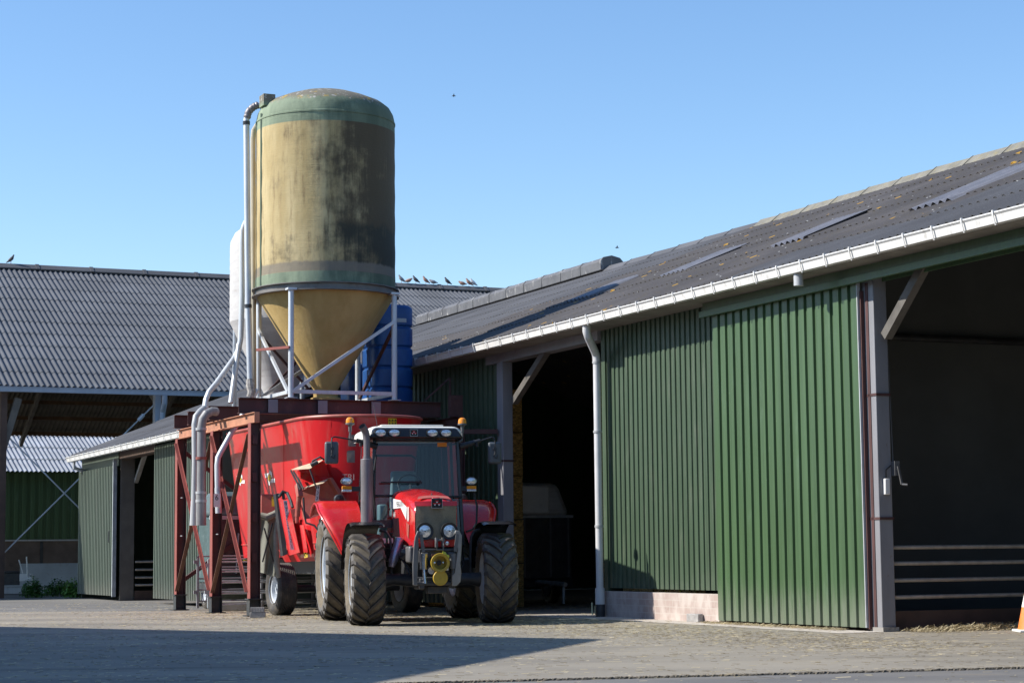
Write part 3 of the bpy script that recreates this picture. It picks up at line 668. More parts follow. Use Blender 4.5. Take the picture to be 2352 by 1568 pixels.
MB().bar((1.1,-1.0,1.5),(1.08,1.0,.2),.05,.06).build('brace', RUST_SHADE, silo)
MB().bar((-1.1,1.0,1.55),(-1.1,-1.0,.12),.05,.06).build('brace', GALVP, silo)
MB().bar((-1.06,1.1,.15),(1.04,1.1,1.5),.05,.06).build('brace', GALV, silo)
for a, b in ((0,1),(0,2),(1,3),(2,3)): MB().bar((*LP[a],.13),(*LP[b],.13),.05,.07).build('tie', GALVP, silo)
MB().bar((-1.12,-1.12,.98),(-1.55,-.4,.98),.04,.05).build('pipe_stay', RUSTR, silo)
# fill and return pipes on the left, flat seam strip
def SL(x, y, Y): 
    p = toF(at(x, y, Y)); return Vector((p.x-SV, p.y-ST, p.z-SZ))
YP = 39.3
pth = [SL(608,246,YP),SL(592,242,YP),SL(580,247,YP),SL(570,258,YP),SL(566,275,YP),SL(566,300,YP),SL(570,700,YP),SL(575,880,YP),SL(576,905,YP)]
fp = MB().tube(pth,.062,14); fpo = fp.build('fill_pipe', GALVP, silo)
fx = [SL(594,241,YP-.01),SL(582,246,YP-.01),SL(571,257,YP-.01),SL(567,272,YP-.01)]
hh = MB()
fxx = [fx[0].lerp(fx[1],k/4) for k in range(4)]+[fx[1].lerp(fx[2],k/4) for k in range(4)]+[fx[2].lerp(fx[3],k/4) for k in range(5)]
hh.tube(fxx,[.078 if k%2 else .068 for k in range(len(fxx))],14).build('flexible_bend', EXH, fpo)
for yy in (283,703,880): MB().tube([SL(566 if yy<300 else 570 if yy<800 else 575,yy-4,YP),SL(566 if yy<300 else 570 if yy<800 else 575,yy+4,YP)],.074,12).build('pipe_clamp', IRON, fpo)
cu_ = MB(); 
cu_.tube([SL(574,870,YP),SL(575,885,YP),SL(578,900,YP),SL(574,912,YP)],[.07,.095,.085,.075],10); cu_.build('cloth_wrap', mat('dirty_rag', (.36,.34,.31), .9, 0, .4, 20, bmp=1, bsc=30), fpo)
p2 = MB().tube([SL(603,285,39.9),SL(590,288,39.9),SL(583,300,39.9),SL(581,320,39.9),SL(582,640,39.9),SL(583,900,39.9)],.055,12); p2.build('vent_pipe', mat('beige_pipe', (.42,.37,.27), .5, 0, .1, 3), silo)
st2 = MB().box(-R-.03,-R+.05,-.16,-.02,2.2,5.9); 
MB().lathe([(R+.006,2.2),(R+.006,5.75)], n=2, a0=R_(184), a1=R_(187)).build('seam_strip', mat('dark_green_strip', (.03,.06,.035), .6), silo)
MB().box(-R+.02,-R+.26,-.25,.05,5.9,6.13).build('inlet_box', SILO, silo)
p3 = MB().tube([SL(590,895,39.4),SL(556,955,39.2),SL(534,990,39.05),SL(507,1038,38.95),SL(501,1050,38.9),SL(499,1068,38.9),SL(500,1120,38.9)],.055,12)
p3.tube([SL(500,1120,38.9),SL(502,1178,38.9)],.062,14); p3o = p3.build('blower_pipe', GALVP, silo)
lbp = SL(500,1145,38.82)
nb = MB().box(lbp.x-.075,lbp.x+.055,lbp.y-.004,lbp.y,lbp.z-.16,lbp.z+.10); nbo = nb.build('number_label', WHITE, p3o)
text_mb('6', .15, (lbp.x-.02,lbp.y-.008,lbp.z+.02), (1,0,0), (0,0,1)).build('numeral', DARKD, nbo, smooth=0) if False else text_mb('6', .15, (lbp.x-.02,lbp.y-.008,lbp.z+.02), (1,0,0), (0,0,1)).build('numeral', DARKD, p3o, smooth=0)

# ------------------------------------------------------------ white silo with its pipes
WV, WT = -3.10, 17.15
ws = farm('feed_silo', WV, WT, 4.11, 'slim white ribbed silo half hidden behind the yellow one', 'silo')
Rw = 1.05
MB().lathe([(Rw,1.95)]+[(Rw+.006*(k%2),1.95+k*.09) for k in range(1,19)]+[(Rw-.01,3.68),(Rw-.1,3.86),(Rw-.3,4.02),(.4,4.14),(.001,4.18)], n=48).build('shell', WSILO, ws, smooth=60)
MB().lathe([(Rw,1.95),(.22,.22),(.21,.02),(.3,.01)], n=48).build('hopper', WSILO, ws, smooth=40)
for x, y in ((-.75,-.75),(.75,-.75),(-.75,.75),(.75,.75)):
    MB().tube([(x*1.02,y*1.02,-.0),(x*1.0,y*1.0,2.1)],.05,10).build('leg', GALV, ws)
for a, b in (((-.77,-.77,.1),(.77,-.77,1.7)),((-.77,-.77,1.7),(.77,-.77,.1))): MB().bar(a,b,.04,.05).build('brace', RUST_SHADE, ws)
def WL(x, y, Y):
    p = toF(at(x, y, Y)); return Vector((p.x-WV, p.y-WT, p.z-4.11))
Yq = 40.6
fp2 = MB().tube([WL(566,508,Yq),WL(561,518,Yq),WL(557,530,Yq),WL(556,560,Yq),WL(556,680,Yq),WL(553,775,Yq),WL(549,800,Yq),WL(541,818,Yq),WL(497,880,40.0),WL(480,900,39.8),WL(473,918,39.7),WL(470,940,39.6)],.056,12)
f2 = fp2.build('fill_pipe', GALVP, ws)
fp3 = MB().tube([WL(470,936,39.5),WL(460,944,39.4),WL(450,956,39.35),WL(447,975,39.3),WL(448,1060,39.3),WL(446,1150,39.3)],.062,14); fp3.tube([WL(446,1150,39.3),WL(445,1206,39.3)],[.066,.085],14); fp3.build('fill_pipe', GREYPL, ws)
fp4 = MB().tube([WL(497,945,39.3),WL(487,944,39.2),WL(474,950,39.1),WL(466,962,39.1),WL(463,980,39.1),WL(462,1130,39.1)],.085,16); fp4.tube([WL(462,1130,39.1),WL(462,1206,39.1)],.10,16)
f4 = fp4.build('return_pipe', mat('stained_grey_duct', (.24,.24,.245), .5, .1, .2, 3, (1,1,.3), dirt=(.36,.35,.33), dirt_amt=(.5,.7), dsc=5), ws)
for yy in (985,1052,1131,1150): MB().tube([WL(462,yy-3,39.1),WL(462,yy+3,39.1)],.108,16).build('pipe_collar', RUSTR if yy == 1052 else GREYPL, f4)
for k_, (a, b) in enumerate((((530,925,40.3),(549,790,40.6)),)):
    MB().tube([WL(*a),WL(*b)],.055,12).build('leg', GALVP, ws)

# ------------------------------------------------------------ blue tanks
def tank(v, t, z, w2, H, ribs, label):
    o = farm('water_tank', v, t, z, label, 'tank', 'blue plastic tanks behind the silo')
    mb = MB(); prof = []
    hh_ = H/ribs
    for k in range(ribs):
        z0 = k*hh_
        prof += [(w2*.93,z0),(w2,z0+.04),(w2*1.0,z0+hh_-.05),(w2*.93,z0+hh_-.012)]
    prof[-1] = (w2*.97, H-.02); prof += [(w2*.85,H+.03),(w2*.3,H+.07)]
    n = 40; b = len(mb.v)
    for r, zz in prof:
        for j in range(n):
            a = 2*math.pi*j/n; cx, sy = math.cos(a), math.sin(a); k2 = (abs(cx)**5+abs(sy)**5)**(-1/5)
            mb.v.append(Vector((r*cx*k2, r*sy*k2, zz)))
    for i in range(len(prof)-1):
        for j in range(n):
            mb.f.append((b+i*n+j, b+i*n+(j+1)%n, b+(i+1)*n+(j+1)%n, b+(i+1)*n+j)); mb.m.append(0)
    mb.f.append(tuple(b+(len(prof)-1)*n+j for j in range(n))); mb.m.append(0)
    mb.build('tank_shell', BLUE, o, smooth=35)
    MB().box(w2*.1,w2*.55,-w2*1.0-.006,-w2*1.0,H-.34,H-.26).build('tank_label', GREYPL, o) if H > 1.5 else None
    MB().lathe([(.09,H+.03),(.1,H+.1),(.06,H+.15),(.001,H+.16)], c=(-w2*.2,0,0), n=16).build('filler_cap', BLACK, o)
    return o
tank(-1.32, 15.35, 4.12, .46, 2.12, 5, 'large blue ribbed plastic tank between the yellow silo and the barn')
tank(-1.25, 17.25, 4.12, .36, 1.05, 2, 'small blue plastic tank low behind the tip of the yellow hopper')

# ------------------------------------------------------------ back barn
bp = at(480, 908, 60); 
VB = R_(24.2)
backb = empty('open_barn', (bp.x, bp.y, 0), VB, 'wide open sided barn with grey corrugated roof in the background', 'barn')
BX0, BX1 = -24.0, 34.0
ez, rz_ = bp.z+.12, 11.15; W_ = 11.0
r = MB(); corr_roof(r, (BX0,-.3,ez), (BX1,-.3,ez), (BX0,W_,rz_), (BX1,W_,rz_), 10, pitch=.177, amp=.027, seg=6, step=.014)
r.build('roof', ROOFB, backb, smooth=50)
r = MB(); corr_roof(r, (BX0,2*W_,ez-.1), (BX1,2*W_,ez-.1), (BX0,W_,rz_-.03), (BX1,W_,rz_-.03), 10, pitch=.177, amp=.027, seg=4, step=.03); r.build('rear_roof', RUBBERG, backb, smooth=50)
x = BX0
while x < BX1:
    q = MB(); ln = 1.22*1.55; e = min(x+ln+.05, BX1)
    q.prism([(-.28,-.10),(-.05,.07),(.05,.07),(.28,-.10),(.26,-.14),(0,.03),(-.26,-.14)], (x,W_,rz_+.06), (0,1,0), (0,0,1), (e-x,0,0))
    q.prism([(-.31,-.10),(-.06,.095),(.06,.095),(.31,-.10),(.26,-.14),(0,.03),(-.26,-.14)], (x,W_,rz_+.06), (0,1,0), (0,0,1), (.12,0,0))
    q.build('ridge_cap', ROOFN, backb); x += ln
gt = MB(); gz = ez-.15
for zz in [(.0)]: gt.box(BX0,BX1,-.48,-.47,gz-.02,gz+.10).box(BX0,BX1,-.48,-.34,gz-.03,gz-.02).box(BX0,BX1,-.50,-.46,gz+.10,gz+.12)
GB = mat('blue_grey_gutter', (.33,.37,.43), .4, 0, .1, 2)
gt.build('gutter', GB, backb)
# purlins under far slope, rafters, posts
for k in range(0, 9):
    f = (k+.5)/9.5; y_ = 2*W_-f*W_; z_ = ez-.1+f*(rz_-ez)-.14
    MB().box(BX0,BX1,y_-.05,y_+.05,z_-.12,z_+.02).build('purlin', PURLIN, backb)
for k in range(1, 9):
    f = k/9; y_ = f*W_; z_ = ez+f*(rz_-ez)-.12
    MB().box(BX0,BX1,y_-.04,y_+.04,z_-.1,z_).build('purlin', PURLIN, backb)
PX = [ (toF(at(365,930,60))-toF(bp)).x-3.0 ]
bx_post = []
def BL(x, y, Y):
    p = at(x, y, Y)-Vector((bp.x,bp.y,0)); return Vector((p.x*math.cos(VB)+p.y*math.sin(VB), -p.x*math.sin(VB)+p.y*math.cos(VB), p.z))
def blx(x, y0=0.0):
    # local x at which the plane local y=y0 is crossed by column x
    d = ray(x, 1200); dl = Vector((d.x*math.cos(VB)+d.y*math.sin(VB), -d.x*math.sin(VB)+d.y*math.cos(VB)))
    e = Vector((0-bp.x, 0-bp.y)); el = Vector((e.x*math.cos(VB)+e.y*math.sin(VB), -e.x*math.sin(VB)+e.y*math.cos(VB)))
    k = (y0-el.y)/dl.y; return el.x+dl.x*k
def blz(x, y, y0=0.0):
    d = ray(x, y); dl = Vector((d.x*math.cos(VB)+d.y*math.sin(VB), -d.x*math.sin(VB)+d.y*math.cos(VB)))
    e = Vector((0-bp.x, 0-bp.y)); el = Vector((e.x*math.cos(VB)+e.y*math.sin(VB), -e.x*math.sin(VB)+e.y*math.cos(VB)))
    k = (y0-el.y)/dl.y; return Vector((el.x+dl.x*k, y0, CAMH+d.z*k))
xp = blx(358)
for x_ in (blx(3), xp, xp+5.2, xp+10.4, xp+15.6):
    q = MB(); q.box(x_-.09,x_+.09,-.14,.14,0,ez-.15); q.build('post', GB if x_ == xp else BOARD, backb)
    if x_ > xp: MB().box(x_-.09,x_+.09,2*W_-.3,2*W_-.1,0,ez-.3).build('post', IRON, backb)
    for (ya,za,yb_,zb) in ((0,ez-.32,W_,rz_-.35),(2*W_,ez-.42,W_,rz_-.35)): MB().bar((x_,ya,za),(x_,yb_,zb),.12,.24).build('rafter', mat('grey_timber_rafter', (.13,.115,.095), .8) if 'grey_timber_rafter' not in bpy.data.materials else bpy.data.materials['grey_timber_rafter'], backb)
MB().bar(blz(3,1040), blz(42,915), .2, .2).build('knee_brace', bpy.data.materials['grey_timber_rafter'], backb)
dq = MB().tube([blz(378,908,-.42),blz(378,925,-.42),blz(374,945,-.2),blz(372,965,-.2),blz(372,1100,-.2),blz(372,1350,-.2)],.085,12); dq.build('drainpipe', GB, backb)
for a, b in (((358,925),(-20,1298)),((-20,963),(187+60,1232))):
    MB().tube([blz(*a,.05),blz(*b,.05)],.022,6).build('tie_rod', GALVP, backb)
MB().tube([blz(330,952,.05),blz(318,965,.05)],.06,8).build('turnbuckle', GALVP, backb)

# building beyond, seen under the open barn
y2 = 2*W_+2.0
far = empty('low_shed', backb.matrix_basis @ Vector((0,0,0)) if False else (bp.x-math.sin(VB)*y2, bp.y+math.cos(VB)*y2, 0), VB, 'low green shed with pale corrugated roof seen beneath the open barn', 'shed')
e0 = blz(5,1083,y2); e1 = blz(300,1088,y2); dzz = e0.z
r = MB(); corr_roof(r, (e0.x-8,0,dzz), (e1.x+14,0,dzz), (e0.x-8,6,dzz+2.3), (e1.x+14,6,dzz+2.3), 4, pitch=.19, amp=.03, seg=6, step=.03); r.build('roof', ROOFL, far, smooth=50)
zt = blz(100,1240,y2+.3).z
wl_ = MB(); n_ = 60
def fwall(mb, x0, x1, y, z0, z1, pitch=.33, d=.05):
    x = x0; pts = []
    while x < x1:
        pts += [(x,0),(x+.1*pitch,d),(x+.5*pitch,d),(x+.6*pitch,0)]; x += pitch
    for (xa,da),(xb,db) in zip(pts, pts[1:]): mb.quad((xa,y-da,z0),(xb,y-db,z0),(xb,y-db,z1),(xa,y-da,z1))
    return mb
fwall(wl_, e0.x-8, e1.x+14, .5, zt, dzz+.1); wl_.build('wall_panel', GREEN, far, smooth=0)
MB().box(e0.x-8,e1.x+14,.42,.6,0,zt).build('concrete_wall', WCON, far)
MB().box(e0.x-8,e1.x+14,.38,.42,zt-.03,zt+.03).build('ledge', GREYPL, far)
for x_ in (95,185,-30): 
    q_ = blz(x_,1300,y2+.4); MB().box(q_.x-.06,q_.x+.06,.40,.42,0,zt-.05).build('wall_joint', IRON, far)
# pale low wall in front of it
pa = gr(45,1358); pb = gr(187,1352)
lw = empty('low_wall', (pa.x,pa.y,0), 0, 'low pale concrete wall behind the green plants', 'wall')
MB().box(0,(pb.x-pa.x)+4,0,.2,0,.95).build('wall_block', CLADW, lw)
pc = gr(0,1363); kb = empty('trough', (pc.x-3,pc.y,0), 0, 'long grey trough edge on the ground by the left border', 'trough'); MB().box(0,4.6,0,.25,0,.22).box(0,4.6,-.04,.29,.22,.27).build('trough_body', GREYPL, kb, bevel=.01)
# bracket of white sticks
pd_ = at(58,1330,63.5); wb = empty('white_bracket', (pd_.x, pd_.y, 0), 0, 'white box with thin white sticks leaning against the pale wall', 'bracket')
zb_ = pd_.z
MB().box(-.16,.22,-.1,.05,zb_-.05,zb_+.18).build('box_body', WHITEM, wb, bevel=.01)
for a, b in (((-.05,zb_+.2),(-.18,zb_+.62)),((.1,zb_+.1),(.06,zb_+.72)),((.1,zb_),(.28,.3)),((.16,zb_-.02),(.3,.0))):
    MB().tube([(a[0],-.12,a[1]),(b[0],-.12,b[1])],.022,6).build('stick', WHITEM, wb)
# dark bin at the left edge
pe = gr(10,1357); bn = empty('dark_bin', (pe.x,pe.y+1,0), 0, 'dark low container standing by the brown wall at the left border', 'container')
MB().box(-.8,.5,0,.8,0,.62).box(-.84,.54,-.04,.84,.62,.68).build('bin_body', IRON, bn, bevel=.02)

# ------------------------------------------------------------ plants
def shrub(x, y, w2, h2, n, label, m, Yo=0, seed=1):
    p = gr(x, y); rr = random.Random(seed); o = empty('leafy_plant', (p.x, p.y+Yo, 0), 0, label, 'plant', 'weeds by the lean-to')
    st = MB(); lf = MB()
    for k in range(14):
        a = rr.uniform(0,6.28); r0 = rr.uniform(0,w2*.6); hx = rr.uniform(.5,1)*h2
        q = Vector((math.cos(a)*r0, math.sin(a)*r0*.5, 0)); top = q*1.3+Vector((rr.uniform(-.06,.06),rr.uniform(-.06,.06),hx)); st.tube([q,(q+top)/2,top],.006,5)
    for k in range(n):
        a = rr.uniform(0,6.28); r0 = math.sqrt(rr.random())*w2; z = rr.random()**.8
        lim = h2*(1-.55*(r0/w2)**2)*(1+.25*math.sin(5*a+seed))
        c = Vector((math.cos(a)*r0, math.sin(a)*r0*.7, .03+z*lim)); s = rr.uniform(.04,.09)
        d = Vector((rr.uniform(-1,1),rr.uniform(-1,.4),rr.uniform(-.5,.3))).normalized(); sd = d.cross(Vector((0,0,1))).normalized()*s*.45; dn = Vector((0,0,-s*.3))
        lf.quad(c, c+d*s*.5+sd, c+d*s*1.1+dn, c+d*s*.5-sd)
    st.build('stem', LEAF, o); lf.build('foliage', m, o, smooth=0, fix=False); return o
shrub(68,1372,.32,.5,900,'dark green nettle clump left of the two brighter ones', LEAF, .3, 1)
shrub(128,1369,.42,.45,1100,'middle green weed clump by the lean-to wall', LEAF, .3, 2)
shrub(166,1372,.26,.5,800,'bright sunlit broad leaved weed at the corner of the lean-to', LEAF2, 0, 3)

# ------------------------------------------------------------ wheels
def tyre(mb, R, w, rim, lugs, lug_h=.042, sharp=.0, flip=1, ribs=False):
    hw = w/2; Rb = R-lug_h if not ribs else R
    prof = [(rim,-hw*.70),(rim+.02,-hw*.80),((rim+Rb)/2,-hw*1.0),(Rb-.09,-hw*.99),(Rb-.03,-hw*.90),(Rb-.008,-hw*.6),(Rb,0),(Rb-.008,hw*.6),(Rb-.03,hw*.90),(Rb-.09,hw*.99),((rim+Rb)/2,hw*1.0),(rim+.02,hw*.80),(rim,hw*.70)]
    if ribs:
        prof = prof[:5]
        k = 9
        for i in range(k):
            x0 = -hw*.82+i*hw*1.64/k; x1 = x0+hw*1.64/k
            prof += [(Rb,x0+.012),(Rb,x1-.012),(Rb-.014,x1-.006),(Rb-.014,x1+.004)]
        prof = prof[:-2]+[(Rb-.03,hw*.90),(Rb-.09,hw*.99),((rim+Rb)/2,hw*1.0),(rim+.02,hw*.80),(rim,hw*.70)]
    b = len(mb.v); n = 72
    for r, x in prof:
        for j in range(n):
            th = 2*math.pi*j/n; mb.v.append(Vector((x, -r*math.cos(th), r*math.sin(th))))
    for i in range(len(prof)-1):
        side = abs(prof[i][1]+prof[i+1][1])/2 > hw*.93
        for j in range(n):
            j2 = (j+1) % n; mb.f.append((b+i*n+j, b+i*n+j2, b+(i+1)*n+j2, b+(i+1)*n+j)); mb.m.append(2 if side or ribs else 0)
    if ribs: return mb
    def base(x):  # carcass radius at x
        a = abs(x)/hw
        return Rb-.008*(a/.6)**2 if a < .6 else Rb-.008-.022*(a-.6)/.3 if a < .9 else Rb-.03-.06*(a-.9)/.09
    K = 7; th_w = .058/R*.72*.62
    for s in (-1, 1):
        for l in range(lugs):
            a0 = 2*math.pi*(l+(.5 if s > 0 else 0))/lugs
            ring = []
            for k in range(K+1):
                f = k/K; x = s*(-.012+f*(hw*.985)); 
                th = a0+flip*(f**.85)*.92*w/R*.62
                tw = th_w*(1.25-.35*f if f < .85 else 1.15)
                top = R-.012*(f**2)-(.03 if k == K else 0); bot = base(x)-.02
                ring.append((x, th, tw, top, bot))
            bb = len(mb.v)
            for x, th, tw, top, bot in ring:
                for (dt, r) in ((-tw*1.35,bot),(-tw,top),(tw,top),(tw*1.35,bot)):
                    mb.v.append(Vector((x, -r*math.cos(th+dt), r*math.sin(th+dt))))
            for k in range(K):
                for q in range(3):
                    i0 = bb+k*4+q; mb.f.append((i0,i0+1,i0+5,i0+4)); mb.m.append(1)
            mb.f.append((bb,bb+1,bb+2,bb+3)); mb.m.append(1); i0 = bb+K*4; mb.f.append((i0+3,i0+2,i0+1,i0)); mb.m.append(1)
            # shoulder block running down the sidewall
            x, th, tw, top, bot = ring[-1]
            mb.mi = 1
            P = []
            for (xx, rr2) in ((s*hw*.86,top-.0),(s*hw*1.02,top-.035),(s*hw*1.03,R-.15),(s*hw*.86,R-.16)):
                P.append((xx, rr2))
            bb = len(mb.v)
            for dt in (-tw*1.1, tw*1.1):
                for xx, rr2 in P: mb.v.append(Vector((xx, -rr2*math.cos(th+dt), rr2*math.sin(th+dt))))
            for fc in ((0,1,2,3),(7,6,5,4),(0,4,5,1),(1,5,6,2),(2,6,7,3),(3,7,4,0)): mb.f.append(tuple(bb+i for i in fc)); mb.m.append(1)
            mb.mi = 0
    return mb
def rim_mb(rim, w, dish, s):
    hw = w/2*.72; m_ = MB()
    # s = outer side sign
    pr_ = [(rim+.015,s*(hw+.03)),(rim+.02,s*hw),(rim-.03,s*(hw-.02)),(rim-.05,s*.02),(rim-.06,s*dish),(rim*.55,s*(dish+.03)),(rim*.38,s*(dish+.01)),(rim*.36,s*(dish+.07)),(.02,s*(dish+.08))]
    m_.lathe(pr_, axis='x', n=48); m_.lathe([(rim+.015,-s*(hw+.03)),(rim-.03,-s*(hw-.02)),(rim-.05,-s*.0)], axis='x', n=48)
    for k in range(8):
        a = k*math.pi/4; m_.lathe([(.016,s*(dish+.03)),(.016,s*(dish+.06)),(.001,s*(dish+.062))], c=(0,math.cos(a)*rim*.48,math.sin(a)*rim*.48), axis='x', n=6)
    return m_
def wheel(parent, x, y, R, w, rim, lugs, s, name='wheel', steer=0, ribs=False, dish=.0, rimmat=None):
    wo = bpy.data.objects.new(name, None); C.objects.link(wo); wo.parent = parent; wo.location = (x, y, R); wo.rotation_euler = (0, 0, steer)
    tyre(MB(), R, w, rim, lugs, ribs=ribs).build('tyre', [TYB, TYL, TYL if ribs else TYS], wo, smooth=35)
    rim_mb(rim, w, dish, s).build('rim', rimmat or RIM, wo, smooth=35)
    return wo

# ------------------------------------------------------------ tractor (x right, y back)
TA = R_(12.5); TO = Vector((-1.335, 32.17, 0))
trc = empty('tractor', TO, TA, 'red tractor with white cab roof and amber beacons facing the camera', 'tractor')
wheel(trc, -1.07, 0, .725, .54, .40, 20, -1, steer=R_(-2), dish=.05)
wheel(trc, 1.07, 0, .725, .54, .40, 20, 1, steer=R_(-4), dish=.05)
wheel(trc, -1.13, 2.78, .915, .62, .52, 22, -1, dish=.04)
wheel(trc, 1.13, 2.78, .915, .62, .52, 22, 1, dish=.04)
# chassis
ch = MB()
ch.box(-.27,.27,-.45,1.6,.70,1.28); ch.box(-.2,.2,1.4,3.3,.62,1.2); ch.box(-.14,.14,-.4,.5,.55,.72); ch.box(-.34,.34,2.3,3.2,.7,1.25)
ch.build('chassis', IRON, trc, bevel=.02)
ax_ = MB().tube([(-.80,0,.70),(-.6,0,.72),(-.25,0,.70),(0,0,.66),(.25,0,.70),(.6,0,.72),(.80,0,.70)],[.12,.09,.11,.16,.11,.09,.12],14); ax_.build('front_axle', IRON, trc)
MB().tube([(-.85,2.78,.915),(-.3,2.78,.915),(.3,2.78,.915),(.85,2.78,.915)],[.13,.17,.17,.13],14).build('rear_axle', IRON, trc)
for s in (-1,1): 
    MB().tube([(s*.3,.12,.74),(s*.82,.12,.74)],.03,10).build('steering_rod', CHROME, trc)
# hood
HS = [(-.79,.335,1.885,1.33),(-.76,.345,1.925,1.30),(-.70,.355,1.965,1.28),(-.55,.37,2.01,1.26),(-.3,.385,2.06,1.25),(.1,.40,2.11,1.27),(.5,.41,2.155,1.35),(.95,.42,2.19,1.45)]
def hsec(y, w2, zt_, zb_):
    r1, h1 = .16, .13; pts = []
    pts.append((-w2*.93, zb_)); pts.append((-w2, zb_+.12)); pts.append((-w2, zt_-h1-.1))
    for k in range(0,7):
        a = math.pi/2*k/6; pts.append((-w2+r1*(1-math.cos(a))*1.0, zt_-.03-h1+h1*math.sin(a)))
    pts += [(-w2*.3, zt_-.004),(0, zt_)]
    return [Vector((x,y,z)) for x, z in pts]+[Vector((-x,y,z)) for x, z in reversed(pts[:-1])]
hd = MB(); secs = [hsec(*s) for s in HS]; m0 = len(secs[0]); 
for s in secs: hd.v += s
for i in range(len(secs)-1):
    for j in range(m0-1): hd.f.append((i*m0+j, i*m0+j+1, (i+1)*m0+j+1, (i+1)*m0+j)); hd.m.append(0)
hd.f.append(tuple(range(m0))); hd.m.append(0)
hood = hd.build('hood', TRED, trc, smooth=40)
# nose details
gp = MB()
gp.grid(lambda a, b: (-.325+.65*a, -.80-.035*(1-(2*a-1)**2), 1.345+.52*b), 14, 8); gp.build('grille', GRILLE, trc, smooth=60)
MB().grid(lambda a, b: (-.34+.68*a, -.805-.04*(1-(2*a-1)**2)+.02*b, 1.865+.075*b), 14, 3).build('nose_panel', TRED, trc, smooth=60)
np_ = MB().prism([(-.075,0),(.075,0),(.06,.17),(-.06,.17)], (0,-.86,1.83), (1,0,0), (0,.25,1), (0,.06,0)); np_.build('nose_badge_mount', TRED, trc, bevel=.012)
MB().grid(lambda a, b: ((-.27+.54*a)*(1-.12*b), -.66+.16*b*(1-.5*(2*a-1)**2)+.02, 1.985+.045*b+.012-.02*(2*a-1)**2), 10, 4).build('dusty_hood_panel', DRED, trc, smooth=60)
MB().prism([(-.012,0),(.012,0),(0,.05)], (0,-.45,2.04), (1,0,0), (0,0,1), (0,.03,0)).build('hood_fin', GREYI, trc)
bm_ = MB().box(-.37,.37,-.86,-.76,1.225,1.335); bm_.box(-.33,-.12,-.872,-.862,1.24,1.30); bm_.build('bumper', TRED, trc, bevel=.015)
MB().lathe([(.03,0),(.03,-.015),(.001,-.018)], c=(.16,-.875,1.28), axis='y', n=14).build('bolt', CHROME, trc)
def emblem(par, c, w2):
    x, y, z = c; MB().box(x-w2,x+w2,y,y+.012,z-w2*.88,z+w2*.88).build('badge_plate', BLACKG, par, bevel=.004)
    fr_ = MB(); 
    for a_, b_ in (((-1,-.88),(1,-.88)),((1,-.88),(1,.88)),((1,.88),(-1,.88)),((-1,.88),(-1,-.88))): fr_.bar((x+a_[0]*w2,y-.002,z+a_[1]*w2),(x+b_[0]*w2,y-.002,z+b_[1]*w2),w2*.08,w2*.08)
    fr_.build('badge_frame', CHROME, par)
    tr_ = MB()
    for cx, cz, m in ((0,.36,1),(-.46,-.2,0),(.46,-.2,0)):
        k = .46
        tr_.mi = 0; tr_.prism([(cx-k,cz+k*.55),(cx+k,cz+k*.55),(cx,cz-k*.75)], (x,y-.003,z), (w2*.85,0,0), (0,0,w2*.85), (0,-.003,0))
        tr_.mi = 1; tr_.prism([(cx-k*.5,cz-.10*k),(cx+k*.5,cz-.10*k),(cx,cz-k*.74)], (x,y-.0065,z), (w2*.85,0,0), (0,0,w2*.85), (0,-.002,0))
        tr_.mi = 0
    tr_.build('badge_triangles', [TRED, WHITE], par, smooth=0)
emblem(trc, (0,-.885,1.905), .085)
for s in (-1,1):
    h = MB().lathe([(.095,-.02),(.135,-.03),(.14,.0),(.13,.05)], c=(s*.195,-.885,1.47), axis='y', n=28); h.lathe([(.085,-.02),(.088,.02)], c=(s*.195,-.885,1.47), axis='y', n=28)
    ho = h.build('headlight', BLACK, trc, smooth=40)
    MB().lathe([(.001,-.034),(.05,-.031),(.096,-.018)], c=(s*.195,-.885,1.47), axis='y', n=24).build('lens', LENS, ho)
    MB().lathe([(.001,-.036),(.012,-.034),(.018,-.03)], c=(s*.195,-.885,1.47), axis='y', n=16).build('bulb_shield', GREYI, ho)
# side stripe, vents
for s in (-1,1):
    X = lambda y, k=.006: s*((.375+.05*(y+.5)/1.4)+k)
    wb_ = MB().quad((X(.93,.018),.93,2.04),(X(.93,.018),.93,1.86),(X(.1,.018),.1,1.86),(X(-.32,.014),-.32,1.66),(X(-.36,.012),-.36,1.86),(X(.1,.018),.1,1.98)); wb_.build('white_stripe', WHITE, trc, smooth=0)
    for yy in (-.44,-.52): MB().quad((X(yy,.012),yy,1.86),(X(yy+.045,.012),yy+.045,1.86),(X(yy+.045,.012),yy+.045,1.62),(X(yy,.012),yy,1.66)).build('white_stripe', WHITE, trc, smooth=0)
    tx_ = text_mb('MASSEY FERGUSON', .115, (X(.35,.024),.33,1.92), (0,-s*-1 if s>0 else -1,0), (0,0,1), sx=1.0) if s > 0 else text_mb('MASSEY FERGUSON', .115, (X(.35,.024),.33,1.92), (0,-1,0), (0,0,1))
    tx_.build('maker_name', DARKD, trc, smooth=0)
    t2 = text_mb('6465', .12, (X(.6,.022),.62,1.76), (0,1 if s > 0 else -1,0), (0,0,1)); t2.build('type_number', WHITE, trc, smooth=0)
    vt = MB()
    for k in range(5): vt.bar((X(.3+.11*k,.004),.25+.11*k,1.40),(X(.3+.11*k,.004),.35+.11*k,1.70),.012,.045,(1,0,0))
    vt.build('side_vent', BLACK, trc)
    MB().quad((X(-.28,.008),-.30,1.62),(X(-.5,.008),-.52,1.58),(X(-.45,.008),-.46,1.36),(X(-.3,.008),-.34,1.42)).build('side_panel_patch', DRED, trc, smooth=0)
    MB().box(min(s*.30,s*.42),max(s*.30,s*.42),-.72,-.1,.98,1.24).build('front_casting', GREYI, trc, bevel=.03)
